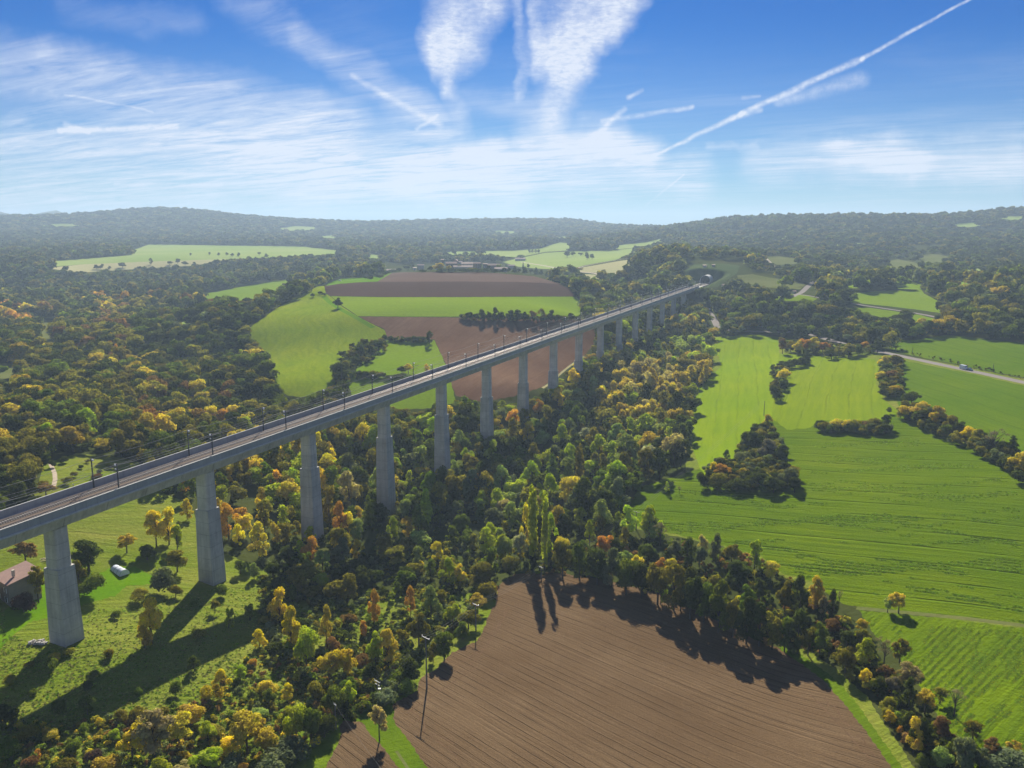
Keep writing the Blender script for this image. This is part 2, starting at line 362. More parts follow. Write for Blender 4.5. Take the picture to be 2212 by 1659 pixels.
class MB:
    def __init__(s): s.V = []; s.F = []
    def add(s, V, Fc):
        b = len(s.V); s.V += [tuple(v) for v in V]; s.F += [tuple(i+b for i in f) for f in Fc]; return s
    def box(s, c, d, rz=0.0, top=None):
        hx, hy, hz = d[0]/2, d[1]/2, d[2]/2; k = top or (1, 1); V = []
        for z, kx, ky in ((-hz, 1, 1), (hz, k[0], k[1])):
            for x, y in ((-hx, -hy), (hx, -hy), (hx, hy), (-hx, hy)):
                X, Y = x*kx, y*ky; V.append((c[0]+X*math.cos(rz)-Y*math.sin(rz), c[1]+X*math.sin(rz)+Y*math.cos(rz), c[2]+z))
        return s.add(V, [(3, 2, 1, 0), (4, 5, 6, 7), (0, 1, 5, 4), (1, 2, 6, 5), (2, 3, 7, 6), (3, 0, 4, 7)])
    def tube(s, a, b, r1, r2=None, n=8, cap=True):
        a, b = Vector(a), Vector(b); r2 = r1 if r2 is None else r2; d = (b-a).normalized()
        x = d.orthogonal().normalized(); y = d.cross(x); V = []
        for c, r in ((a, r1), (b, r2)):
            for k in range(n):
                q = 2*math.pi*k/n; V.append(c+(x*math.cos(q)+y*math.sin(q))*r)
        Fc = [(k, (k+1) % n, n+(k+1) % n, n+k) for k in range(n)]
        if cap: Fc += [tuple(range(n-1, -1, -1)), tuple(range(n, 2*n))]
        return s.add(V, Fc)
    def build(s, name, mat, parent=None, loc=None, rz=0.0, smooth=False):
        return link(name, meshof(name, s.V, s.F, [mat], None, smooth), parent, loc, rz)
def sweep(prof, pts, cap=True):      # closed profile [(offset, z)] along viaduct params pts [(i)]
    V, Fc = [], []; n = len(prof)
    for i in pts:
        for o_, z in prof: V.append(vp(i, o_, z+H0))
    for k in range(len(pts)-1):
        for j in range(n): Fc.append((k*n+j, k*n+(j+1) % n, (k+1)*n+(j+1) % n, (k+1)*n+j))
    if cap: Fc += [tuple(range(n-1, -1, -1)), tuple(range((len(pts)-1)*n, len(pts)*n))]
    return V, Fc
# ------------------------------------------------------------------ land cover
G1, G2, G3 = (0.125, 0.225, 0.018), (0.17, 0.27, 0.025), (0.085, 0.165, 0.015)
rd = rowdir
mat_main = field_mat("winter_crop", (0.082, 0.145, 0.002), (0.140, 0.195, 0.003), (0.040, 0.082, 0.002), rd((1716, 1114), (2132, 1148)), 2.2, 0.6, 1.0, 0.9, 0.015, 1.3, line=(13.0, (0.03, 0.055, 0.004), 0.45), warpm=3)
mat_west = field_mat("winter_crop_bright", (0.160, 0.245, 0.003), (0.225, 0.285, 0.004), (0.105, 0.185, 0.003), rd((1580, 740), (1560, 980)), 3.0, 0.6, 0.6, 0.5, 0.012, 1.2, line=(12.0, (0.05, 0.085, 0.005), 0.22), warpm=4)
mat_mid = field_mat("winter_crop_mid", (0.145, 0.215, 0.003), (0.200, 0.255, 0.004), (0.098, 0.165, 0.003), rd((1770, 780), (1700, 960)), 3.0, 0.6, 0.6, 0.5, 0.014, 1.2, line=(12.0, (0.045, 0.08, 0.005), 0.22), warpm=4)
mat_north = field_mat("winter_crop_north", (0.072, 0.135, 0.003), (0.120, 0.175, 0.004), (0.055, 0.108, 0.003), rd((1960, 800), (2200, 870)), 3.5, 0.5, 0.5, 0.4, 0.012, 1.0, line=(13.0, (0.035, 0.065, 0.004), 0.35))
mat_hill = field_mat("hill_grass", (0.155, 0.225, 0.005), (0.225, 0.265, 0.010), (0.070, 0.130, 0.004), rd((640, 720), (640, 830)), 3.5, 0.5, 0.8, 0.7, 0.02, 0.45, warpm=30)
mat_strip = field_mat("strip_grass", (0.135, 0.215, 0.008), (0.170, 0.240, 0.014), (0.105, 0.180, 0.007), 0.0, 6, 0.3, 0.2, 0.3, 0.008, 0.4)
mat_pale = field_mat("pale_meadow", (0.22, 0.30, 0.07), (0.28, 0.33, 0.10), (0.18, 0.26, 0.06), 0.0, 9, 0.35, 0.2, 0.3, 0.006, 0.25)
mat_beige = field_mat("stubble", (0.36, 0.32, 0.16), (0.31, 0.31, 0.14), (0.42, 0.35, 0.20), 0.05, 10, 0.35, 0.2, 0.3, 0.004, 0.2)
mat_soil = field_mat("ploughed_soil", (0.124, 0.080, 0.042), (0.172, 0.116, 0.064), (0.090, 0.055, 0.028), rd((1210, 1320), (1651, 1487)), 0.8, 0.6, 1.0, 0.45, 0.035, 2.3, line=(2.4, (0.046, 0.028, 0.016), 0.55), warpm=2.2)
mat_soilmid = field_mat("soil_mid", (0.115, 0.062, 0.036), (0.18, 0.110, 0.068), (0.085, 0.045, 0.027), rd((1060, 800), (1180, 720)), 2.5, 0.45, 0.5, 0.4, 0.018, 0.6)
mat_soiltop = field_mat("soil_top", (0.066, 0.041, 0.031), (0.080, 0.050, 0.038), (0.056, 0.035, 0.027), 0.0, 4, 0.3, 0.3, 0.4, 0.01, 0.5)
mat_soilridge = field_mat("soil_ridge", (0.105, 0.070, 0.053), (0.135, 0.093, 0.072), (0.082, 0.055, 0.042), 0.0, 4, 0.3, 0.3, 0.4, 0.01, 0.5)
mat_meadow = field_mat("rough_meadow", (0.120, 0.175, 0.011), (0.215, 0.220, 0.040), (0.072, 0.125, 0.007), 0.4, 2.5, 0.45, 1.0, 0.8, 0.03, 0.7, warpm=25)
mat_lawn = field_mat("lawn", (0.085, 0.19, 0.003), (0.125, 0.22, 0.005), (0.06, 0.14, 0.003), 0.4, 2.5, 0.3, 0.5, 0.3, 0.05, 1.0)
mat_edge = field_mat("edge_grass", (0.105, 0.165, 0.006), (0.075, 0.125, 0.006), (0.055, 0.10, 0.005), 0.4, 1.2, 0.4, 0.8, 0.4, 0.08, 1.2)
mat_dry = field_mat("dry_grass", (0.13, 0.145, 0.045), (0.095, 0.12, 0.030), (0.18, 0.165, 0.07), 0.3, 5, 0.4, 0.5, 0.5, 0.02, 0.4, warpm=20)
mat_south = field_mat("leafy_crop", (0.130, 0.190, 0.002), (0.080, 0.140, 0.003), (0.042, 0.090, 0.008), rd((2212, 1480), (2080, 1640)), 2.0, 0.6, 1.0, 0.8, 0.03, 0.9, warpm=3)
mat_floor = field_mat("wood_floor", (0.045, 0.060, 0.014), (0.070, 0.075, 0.022), (0.035, 0.045, 0.012), 0.3, 6, 0.4, 0.8, 0.6, 0.02, 0.4)
mat_slope = field_mat("cut_slope", (0.060, 0.090, 0.028), (0.085, 0.105, 0.035), (0.045, 0.070, 0.022), 0.3, 8, 0.3, 0.4, 0.5, 0.02, 0.4)
mat_road = simple("pale_asphalt", (0.24, 0.215, 0.20), 0.95, 0.3, 0.12, 0.1, 0.0)  # one even pale asphalt colour for every surfaced road
mat_track = simple("earth_track", (0.36, 0.29, 0.21), 0.95, 0.6, 0.2)
mat_gravel = simple("pale_gravel", (0.62, 0.58, 0.52), 0.95, 0.6, 0.1)

POLY = []     # (name, label, material, picture outline); first match wins
def poly(name, mat, pts, label=None): POLY.append((name, mat, pts, label))
def strip(name, mat, pts, wd):        # a road: centre line in the picture, width in metres
    h = [hit(*p) for p in pts]; fine = []
    for a, b in zip(h[:-1], h[1:]):
        n = max(1, int((b-a).length/12)); fine += [a.lerp(b, k/n) for k in range(n)]
    fine.append(h[-1])
    for _ in range(3): fine = [fine[0]]+[(fine[i-1]+fine[i]*2+fine[i+1])/4 for i in range(1, len(fine)-1)]+[fine[-1]]
    L, R = [], []
    for i, p in enumerate(fine):
        d = (fine[min(i+1, len(fine)-1)]-fine[max(i-1, 0)]); d.z = 0; d.normalize(); n = Vector((-d.y, d.x, 0))*wd/2
        L.append(p+n); R.append(p-n)
    POLY.append((name, mat, [(q.x, q.y) for q in L+R[::-1]], 'XY'))
strip("road", mat_road, [(1505, 655), (1521, 664), (1535, 676), (1544, 692), (1548, 706), (1560, 716), (1600, 719), (1679, 717), (1739, 715), (1772, 727), (1801, 737), (1840, 747), (1872, 755), (1910, 761), (1945, 769), (2010, 783), (2077, 797), (2134, 809), (2212, 826), (2300, 846)], 6.2)
strip("road", mat_road, [(1764, 604), (1754, 612), (1740, 624), (1722, 636), (1712, 641)], 6)
strip("road", mat_road, [(1712, 636), (1750, 642), (1817, 651), (1869, 660), (1930, 668), (1976, 675), (2010, 681), (2032, 686), (2060, 696)], 5)
strip("road", mat_track, [(1125, 566), (1229, 585), (1290, 590), (1340, 594)], 5)
strip("road", mat_track, [(1229, 585), (1262, 574), (1330, 562), (1372, 556)], 4)
strip("path", mat_track, [(1651, 555), (1663, 566), (1676, 577), (1690, 590)], 4)
strip("path", mat_track, [(108, 1000), (112, 1012), (122, 1024), (127, 1036), (116, 1050)], 1.6)
strip("path", mat_dry, [(1850, 1313), (1905, 1318), (1960, 1324), (2050, 1334), (2212, 1353), (2330, 1368)], 2.0)
strip("path", mat_dry, [(856, 1622), (868, 1640), (880, 1656), (900, 1690)], 0.7)
strip("path", mat_beige, [(1172, 838), (1205, 812), (1236, 786), (1262, 770)], 1.6)
strip("path", mat_lawn, [(700, 640), (715, 655), (740, 672), (772, 692), (806, 708)], 5)
mat_rut = field_mat("pale_ruts", (0.155, 0.098, 0.056), (0.12, 0.075, 0.042), (0.08, 0.048, 0.026), 0.7, 0.8, 0.7, 1.0, 0.4, 0.2, 2.5)
for q in ([(873, 1529), (898, 1536), (920, 1551), (928, 1570), (917, 1581)], [(926, 1584), (950, 1585), (969, 1595), (980, 1606)], [(925, 1590), (961, 1603), (988, 1622), (999, 1650)], [(880, 1570), (905, 1558), (915, 1548)], [(1010, 1450), (985, 1440), (962, 1452)], [(1045, 1400), (1010, 1412), (1000, 1430)], [(1085, 1340), (1062, 1355), (1055, 1375)], [(1090, 1310), (1078, 1325), (1092, 1335)],
          [(1780, 1502), (1800, 1518), (1790, 1526)], [(1802, 1526), (1828, 1536), (1815, 1548)], [(1815, 1556), (1850, 1560), (1838, 1572)], [(1850, 1588), (1884, 1592), (1870, 1606)], [(1868, 1618), (1905, 1620), (1892, 1634)], [(1750, 1500), (1790, 1540), (1835, 1590), (1880, 1640)], [(1015, 1440), (1060, 1395), (1090, 1350), (1100, 1310)], [(880, 1540), (925, 1510), (975, 1475), (1030, 1440)]):
    strip("tyre_track", mat_rut, q, .36)
poly("gravel_pad", mat_gravel, [(1681, 639), (1693, 637.4), (1705, 639), (1703, 641), (1690, 641.6), (1682, 640.6)])
poly("ploughed_field", mat_soil, [(849, 1521), (901, 1493), (909, 1463), (945, 1444), (977, 1409), (1032, 1384), (1052, 1340), (1071, 1302), (1068, 1272), (1110, 1240), (1180, 1235), (1300, 1250), (1450, 1290), (1560, 1345), (1640, 1385), (1679, 1399), (1734, 1438), (1770, 1462), (1825, 1520), (1870, 1578), (1928, 1659), (2120, 1900), (1088, 1900), (923, 1659), (879, 1595), (852, 1562)])
poly("ploughed_plot", mat_soil, [(735, 1570), (742, 1556), (783, 1559), (797, 1581), (824, 1611), (863, 1659), (960, 1800), (650, 1800), (700, 1659), (735, 1600)])
poly("verge", mat_edge, [(742, 1556), (783, 1559), (797, 1581), (824, 1611), (863, 1659), (960, 1800), (1088, 1900), (923, 1659), (879, 1595), (852, 1562), (849, 1521), (880, 1470), (858, 1440), (800, 1505), (745, 1535)])
poly("verge", mat_edge, [(1679, 1399), (1734, 1438), (1770, 1462), (1825, 1520), (1870, 1578), (1928, 1659), (2120, 1900), (2140, 1900), (1948, 1659), (1890, 1575), (1846, 1512), (1785, 1450), (1738, 1420), (1695, 1392)])
poly("lawn", mat_lawn, [(216, 1238), (241, 1227), (290, 1224), (337, 1246), (331, 1262), (274, 1265), (246, 1287), (170, 1309), (164, 1287), (186, 1265)])
poly("lawn", mat_lawn, [(-60, 1400), (-10, 1330), (50, 1295), (60, 1262), (120, 1255), (120, 1330), (60, 1345), (0, 1400)])
poly("crop_field", mat_south, [(1855, 1318), (1940, 1325), (2050, 1338), (2212, 1357), (2330, 1372), (2500, 1700), (2300, 1900), (2100, 1659), (2010, 1520), (1950, 1430), (1890, 1370)])
poly("crop_field", mat_west, [(1537, 730), (1633, 723), (1679, 732), (1684, 763), (1670, 830), (1668, 900), (1650, 925), (1640, 960), (1590, 1000), (1540, 1050), (1512, 1012), (1501, 982), (1484, 925), (1508, 838), (1558, 793), (1552, 765)])
poly("crop_field", mat_mid, [(1684, 763), (1790, 770), (1890, 775), (1900, 800), (1892, 830), (1912, 865), (1945, 890), (1900, 908), (1780, 908), (1745, 925), (1700, 928), (1668, 905), (1670, 830)])
poly("crop_field", mat_main, [(1338, 1114), (1387, 1050), (1467, 1027), (1512, 1012), (1540, 1050), (1590, 1000), (1640, 960), (1650, 925), (1668, 895), (1700, 890), (1780, 900), (1900, 900), (1945, 890), (2000, 920), (2100, 965), (2212, 1030), (2400, 1120), (2500, 1250), (2330, 1368), (2212, 1352), (1940, 1318), (1855, 1312), (1818, 1305), (1752, 1256), (1691, 1238), (1646, 1202), (1511, 1164), (1457, 1153), (1347, 1131)])
poly("crop_field", mat_north, [(1935, 775), (2010, 790), (2110, 810), (2212, 833), (2400, 878), (2500, 1120), (2400, 1110), (2212, 1025), (2100, 955), (2000, 915), (1945, 885), (1925, 830)])
poly("crop_field", mat_north, [(1915, 733), (1975, 735), (2047, 723), (2158, 736), (2212, 741), (2400, 758), (2400, 862), (2300, 838), (2212, 816), (2134, 801), (2080, 790), (1950, 763), (1922, 752)])
poly("meadow", mat_strip, [(1816, 637), (1905, 628), (1981, 627), (1990, 615), (1938, 605), (1980, 612), (1996, 634), (2026, 650), (2057, 670), (2069, 680), (2037, 677), (1975, 668), (1905, 660), (1829, 652)])
poly("meadow", mat_strip, [(1836, 665), (1880, 665), (1930, 672), (1990, 681), (2025, 690), (2010, 697), (1938, 694), (1880, 680)])
poly("meadow", mat_strip, [(1806, 609), (1825, 604), (1854, 606), (1856, 622), (1829, 624)])
poly("meadow", mat_strip, [(1895, 606), (1938, 604), (1985, 617), (1990, 626), (1940, 624), (1930, 612)])
poly("meadow", mat_strip, [(2025, 606), (2080, 600), (2110, 606), (2105, 614), (2070, 618)])
poly("grass_mound", mat_strip, [(1637, 637), (1690, 633), (1740, 638), (1766, 645), (1756, 651), (1689, 650), (1650, 645)])
poly("dry_meadow", mat_dry, [(1592, 595), (1625, 592), (1664, 600), (1710, 606), (1739, 615), (1729, 625), (1690, 624), (1639, 619), (1597, 612)])
poly("dry_meadow", mat_dry, [(1640, 555), (1680, 553), (1730, 560), (1720, 570), (1680, 572), (1655, 566)])
poly("dry_meadow", mat_dry, [(1908, 566), (1940, 560), (1975, 567), (2000, 574), (1980, 582), (1935, 582)])
poly("dry_meadow", mat_dry, [(1978, 551), (2020, 548), (2060, 556), (2050, 566), (2000, 568)])
poly("meadow", mat_pale, [(1085, 566), (1120, 558), (1178, 546), (1240, 543), (1321, 541), (1372, 536), (1376, 544), (1330, 561), (1262, 573), (1229, 584), (1160, 580), (1120, 576)])
poly("stubble_field", mat_beige, [(1232, 586), (1262, 577), (1330, 565), (1372, 559), (1362, 575), (1345, 592), (1290, 589)])
poly("stubble_field", mat_beige, [(1205, 592), (1225, 590), (1300, 594), (1310, 601), (1270, 606), (1215, 600)])
poly("meadow", mat_pale, [(935, 549), (975, 543), (1020, 543), (1100, 541), (1165, 537), (1210, 523), (1240, 528), (1225, 541), (1178, 544), (1120, 556), (1060, 552), (1000, 552), (950, 554)])
poly("meadow", mat_pale, [(1270, 534), (1330, 530), (1400, 522), (1430, 515), (1440, 521), (1400, 532), (1340, 538)])
poly("meadow", mat_pale, [(775, 553), (800, 549), (842, 552), (842, 558), (800, 560)])
poly("stubble_field", mat_beige, [(98, 579), (180, 571), (300, 566), (420, 562), (500, 560), (420, 574), (358, 577), (248, 584), (176, 589)])
poly("meadow", mat_pale, [(119, 564), (284, 551), (287, 540), (323, 528), (463, 530), (560, 531), (661, 533), (730, 541), (755, 548), (660, 553), (560, 558), (500, 560), (420, 562), (300, 566), (180, 571), (110, 576)])
poly("meadow", mat_pale, [(72, 487), (130, 483), (205, 484), (180, 488), (110, 490)])
poly("meadow", mat_pale, [(590, 494), (640, 488), (690, 491), (680, 497), (630, 500)])
poly("meadow", mat_pale, [(1020, 501), (1080, 498), (1140, 501), (1100, 505)])
for q in ([(2035, 486), (2100, 480), (2150, 484), (2090, 491)], [(2150, 470), (2200, 466), (2240, 472), (2180, 477)], [(1440, 503), (1490, 500), (1520, 504), (1470, 508)], [(1640, 512), (1700, 509), (1730, 513), (1680, 517)], [(1790, 528), (1850, 524), (1880, 529), (1830, 533)], [(660, 512), (720, 508), (760, 512), (700, 516)], [(1170, 512), (1220, 508), (1250, 512), (1200, 516)], [(880, 528), (930, 524), (960, 529), (910, 533)], [(2050, 585), (2110, 580), (2150, 586), (2090, 592)]):
    poly("meadow", mat_pale, q)
poly("meadow", mat_strip, [(418, 636), (470, 630), (523, 619), (600, 606), (661, 599), (700, 595), (680, 606), (627, 617), (590, 632), (553, 649), (500, 652), (448, 649)])
poly("meadow", mat_pale, [(367, 690), (400, 677), (449, 685), (430, 698), (383, 701)])
poly("clearing", mat_dry, [(79, 700), (98, 690), (128, 694), (122, 720), (131, 735), (92, 742), (82, 722)])
poly("clearing", mat_dry, [(0, 784), (52, 788), (54, 806), (30, 819), (-60, 815), (-60, 786)])
poly("clearing", mat_dry, [(-60, 824), (30, 824), (63, 838), (30, 846), (-60, 842)])
poly("meadow", mat_meadow, [(60, 1075), (82, 1045), (95, 1005), (130, 990), (165, 980), (260, 988), (300, 1000), (330, 1030), (300, 1085), (200, 1130), (100, 1170), (40, 1130)])
poly("meadow", mat_lawn, [(700, 618), (709, 612), (736, 602), (827, 597), (843, 589), (846, 590), (815, 608), (771, 610), (735, 613)])
poly("ploughed_field", mat_soilridge, [(843, 590), (870, 588), (945, 588), (1050, 588), (1154, 597), (1180, 604), (1209, 613), (1120, 609), (1000, 608), (815, 609)])
poly("ploughed_field", mat_soiltop, [(701, 616), (735, 613), (771, 610), (815, 609), (1000, 608), (1120, 609), (1209, 613), (1230, 624), (1244, 640), (1155, 640), (1000, 641), (823, 641), (715, 639), (704, 633)])
poly("crop_field", mat_strip, [(715, 640), (823, 642), (1000, 642), (1155, 641), (1245, 641), (1258, 655), (1256, 676), (1247, 684), (1100, 684), (987, 684), (880, 684), (773, 683), (740, 660)])
poly("ploughed_field", mat_soilmid, [(775, 684), (880, 685), (990, 686), (1100, 686), (1247, 687), (1290, 700), (1285, 740), (1262, 768), (1236, 784), (1205, 810), (1172, 836), (1110, 856), (1040, 868), (985, 855), (975, 830), (965, 790), (952, 762), (938, 733), (840, 733), (834, 722), (830, 710), (806, 700)])
poly("meadow", mat_strip, [(835, 735), (938, 735), (952, 764), (964, 791), (976, 832), (985, 870), (930, 882), (879, 884), (820, 880), (765, 862), (753, 835), (757, 810), (777, 784), (808, 764), (825, 750)])
poly("crop_field", mat_hill, [(550, 700), (595, 668), (641, 641), (670, 628), (686, 618), (700, 618), (704, 634), (716, 642), (739, 662), (775, 685), (806, 701), (830, 712), (836, 726), (800, 742), (767, 755), (740, 775), (722, 800), (724, 828), (700, 842), (655, 858), (622, 855), (600, 838), (590, 800), (570, 760), (545, 735), (537, 712)])
poly("cut_slope", mat_slope, [(1480, 585), (1500, 571), (1560, 569), (1598, 574), (1592, 590), (1570, 606), (1550, 620), (1530, 622), (1490, 618), (1470, 612)])
poly("meadow", mat_meadow, [(-400, 1200), (-200, 1180), (0, 1150), (100, 1120), (240, 1085), (330, 1055), (400, 1085), (470, 1190), (560, 1225), (640, 1285), (700, 1325), (860, 1290), (1060, 1280), (1071, 1302), (1052, 1340), (1032, 1384), (977, 1409), (945, 1444), (909, 1463), (901, 1493), (849, 1521), (852, 1562), (923, 1659), (1088, 1900), (500, 2000), (-600, 1900)])

poly("rough_grass", mat_meadow, [(1540, 727), (1640, 722), (1750, 738), (1850, 752), (1930, 765), (2010, 778), (2212, 818), (2400, 860), (2500, 1150), (2500, 1420), (2000, 1330), (1700, 1260), (1560, 1180), (1460, 1158), (1340, 1135), (1335, 1110), (1480, 1020), (1490, 930), (1530, 830)])
poly("rough_grass", mat_meadow, [(1695, 1385), (1740, 1400), (1800, 1440), (1870, 1500), (1915, 1570), (1975, 1659), (2160, 1900), (2120, 1900), (1928, 1659), (1870, 1578), (1825, 1520), (1770, 1462), (1734, 1438)])
polyXY = []
for name, mat, pts, kind in POLY:
    if kind == 'XY': polyXY.append(np.array(pts)); continue
    fine = []
    for a, b in zip(pts, pts[1:]+pts[:1]):
        n = max(1, int(math.hypot(b[0]-a[0], (b[1]-a[1])*1.5)/(7 if a[1] > 700 else 12)))
        for k in range(n):
            x, y = a[0]+(b[0]-a[0])*k/n, a[1]+(b[1]-a[1])*k/n; e = max(.15, min(1.6, (y-560)/420))
            fine.append((x+e*(math.sin(x*.31+y*.23)+.8*math.sin(x*.83-y*.61)), y+e*.7*(math.sin(x*.27-y*.35+2)+.8*math.sin(x*.71+y*.93))))
    polyXY.append(hits(fine)[:, :2])
def inside(pl, x, y):
    bx = (x >= pl[:, 0].min()) & (x <= pl[:, 0].max()) & (y >= pl[:, 1].min()) & (y <= pl[:, 1].max())
    out = np.zeros(len(x), bool); idx = np.nonzero(bx)[0]
    if not len(idx): return out
    px, py = x[idx][:, None], y[idx][:, None]; a = pl; b = np.roll(pl, -1, 0)
    c = ((a[:, 1] > py) != (b[:, 1] > py))
    dy = b[:, 1]-a[:, 1]; dy = np.where(dy == 0, 1e-9, dy)
    xi = a[:, 0]+(py-a[:, 1])/dy*(b[:, 0]-a[:, 0])
    out[idx] = ((c & (px < xi)).sum(1) % 2) == 1
    return out
def cover(x, y):                 # index of the cover polygon at each ground point, -1 for woodland floor
    r = np.full(len(x), -1)
    for k in range(len(polyXY)-1, -1, -1): r[inside(polyXY[k], x, y)] = k
    return r
nr = np.random.RandomState(3)
pts = []
for j in range(200):
    r = 62*1.0235**j
    for i in range(200):
        a = math.radians(-46+i*0.462+nr.rand()*0.1); pts.append((r*math.sin(a), r*math.cos(a)))
for r in (6600, 6900, 7150, 7300, 7450, 7600, 7750, 7900, 8100, 9000, 11000):
    for i in range(120):
        a = math.radians(-46+i*0.77); pts.append((r*math.sin(a), r*math.cos(a)))
for a in range(50, 312, 12):
    for r in (3, 60, 150, 350, 800, 2000, 5000, 11000):
        q = math.radians(a); pts.append((r*math.sin(q), r*math.cos(q)))
for i in range(30):
    for j in range(21):
        q = vp(16.7+i*.1+nr.rand()*.01, -40+j*4+nr.rand()*.2); pts.append((q.x, q.y))
edges = []
for pl in polyXY:
    b = len(pts); n = len(pl); pts += [tuple(q) for q in pl]; edges += [(b+k, b+(k+1) % n) for k in range(n)]
vo, eo, fo, *_ = delaunay_2d_cdt([Vector(p) for p in pts], edges, [], 0, 1e-5)
vx = np.array([(v.x, v.y) for v in vo]); vz = TZ(vx[:, 0], vx[:, 1]); fa = np.array([f for f in fo if len(f) == 3])
# wind every face upwards
A, B, Cc = vx[fa[:, 0]], vx[fa[:, 1]], vx[fa[:, 2]]
cr = (B[:, 0]-A[:, 0])*(Cc[:, 1]-A[:, 1])-(B[:, 1]-A[:, 1])*(Cc[:, 0]-A[:, 0])
fa[cr < 0] = fa[cr < 0][:, ::-1]
cen = (A+B+Cc)/3; cv = cover(cen[:, 0], cen[:, 1])
# smooth normals are shared by every sheet
def sheet(name, faces, mat):
    u, inv = np.unique(faces, return_inverse=True); inv = inv.reshape(faces.shape)
    me = bpy.data.meshes.new(name); me.vertices.add(len(u)); me.loops.add(inv.size); me.polygons.add(len(inv))
    me.vertices.foreach_set('co', np.c_[vx[u], vz[u]].astype(np.float32).ravel())
    me.loops.foreach_set('vertex_index', inv.ravel().astype(np.int32))
    me.polygons.foreach_set('loop_start', np.arange(0, inv.size, 3, dtype=np.int32))
    me.polygons.foreach_set('use_smooth', np.ones(len(inv), bool)); me.materials.append(mat); me.update(calc_edges=True)
    o = link(name, me); o['kind'] = 'structure'; return o
for k in range(-1, len(POLY)):
    f = fa[cv == k]
    if len(f): sheet("ground" if k < 0 else POLY[k][0], f, mat_floor if k < 0 else POLY[k][1])
# ------------------------------------------------------------------ tree prototypes (about 10 m tall before scaling)
def leaf_mesh(name, lobes, n, size, rs, up=0.25, aspect=1.0, inner=0.70):
    lobes = np.array(lobes, float); wgt = (lobes[:, 3]*lobes[:, 4]+lobes[:, 4]*lobes[:, 5]+lobes[:, 3]*lobes[:, 5]); wgt /= wgt.sum()
    li = rs.choice(len(lobes), n, p=wgt); L = lobes[li]
    d = rs.normal(size=(n, 3)); d /= np.linalg.norm(d, axis=1)[:, None]
    lowd = d[:, 2] < -0.35; d[lowd, 2] *= -0.6
    k = inner+(1.06-inner)*rs.rand(n)**0.6
    c = L[:, :3]+d*L[:, 3:6]*k[:, None]
    nm = d*1.2+rs.normal(size=(n, 3))*0.38; nm[:, 2] += up; nm /= np.linalg.norm(nm, axis=1)[:, None]
    a = np.cross(nm, rs.normal(size=(n, 3))); a /= np.linalg.norm(a, axis=1)[:, None]; b = np.cross(nm, a)
    s = size*(0.55+0.9*rs.rand(n))[:, None]
    q = []
    for ua, ub in ((-1, -.35), (.15, -1), (1, .3), (-.25, 1)):
        q.append(c+a*s*(ua+rs.normal(size=(n, 1))*.18)*.5*aspect+b*s*(ub+rs.normal(size=(n, 1))*.18)*.5+nm*s*rs.normal(size=(n, 1))*.10)
    V = np.stack(q, 1).reshape(-1, 3)
    lt = rs.rand(len(lobes))
    tone = np.clip(0.45*lt[li]+0.55*rs.rand(n), 0, 1)
    me = bpy.data.meshes.new(name); me.vertices.add(4*n); me.loops.add(4*n); me.polygons.add(n)
    me.vertices.foreach_set('co', V.astype(np.float32).ravel()); me.loops.foreach_set('vertex_index', np.arange(4*n, dtype=np.int32))
    me.polygons.foreach_set('loop_start', np.arange(0, 4*n, 4, dtype=np.int32)); me.update(calc_edges=True)
    at = me.attributes.new('tone', 'FLOAT', 'FACE'); at.data.foreach_set('value', tone.astype(np.float32))
    me.materials.append(MATS['foliage']); return me
def lobes_round(rs, R=3.6, zc=5.1, rz=4.3, m=15, lr=(0.95, 2.2)):
    out = []
    for i in range(m):
        d = rs.normal(size=3); d /= np.linalg.norm(d); 
        if d[2] < -0.85: d[2] *= -0.5
        k = 0.35+0.55*rs.rand(); r = lr[0]+(lr[1]-lr[0])*rs.rand()
        out.append((d[0]*R*k, d[1]*R*k, zc+d[2]*rz*k, r, r, r*0.85))
    return out
def lobes_column(rs, R=1.0, z0=1.2, z1=10, m=14):
    out = []
    for i in range(m):
        f = i/(m-1); r = R*(0.55+0.6*math.sin(math.pi*min(1, f*0.8+0.12)))*(0.8+0.4*rs.rand()); a = rs.rand()*6.28
        out.append((math.cos(a)*R*.4, math.sin(a)*R*.4, z0+(z1-z0-r)*f, r*.75, r*.75, r*1.5))
    return out
def lobes_upright(rs, m=15):
    out = []
    for i in range(m):
        f = (i+rs.rand())/m; R = 2.5*math.sin(math.pi*min(1, 0.18+f*0.80))**0.8; a = rs.rand()*6.28; k = rs.rand()**.5
        r = 0.7+0.7*rs.rand(); out.append((math.cos(a)*R*k, math.sin(a)*R*k, 1.6+8.0*f-r*0.4, r, r, r*1.35))
    return out
def lobes_bush(rs, m=11):
    out = []
    for i in range(m):
        a = rs.rand()*6.28; k = rs.rand()**.5*3.1; r = 1.3+1.5*rs.rand(); out.append((math.cos(a)*k, math.sin(a)*k, r*.9+rs.rand()*(5.2-k*0.9), r, r, r*1.05))
    return out
def lobes_cone(rs, m=16):
    out = []
    for i in range(m):
        f = i/(m-1); R = 2.3*(1-f)**.8+.15; a = i*2.4; r = 0.55+1.1*(1-f); out.append((math.cos(a)*R*.55, math.sin(a)*R*.55, 1.0+8.6*f, r, r, r*.8))
    return out
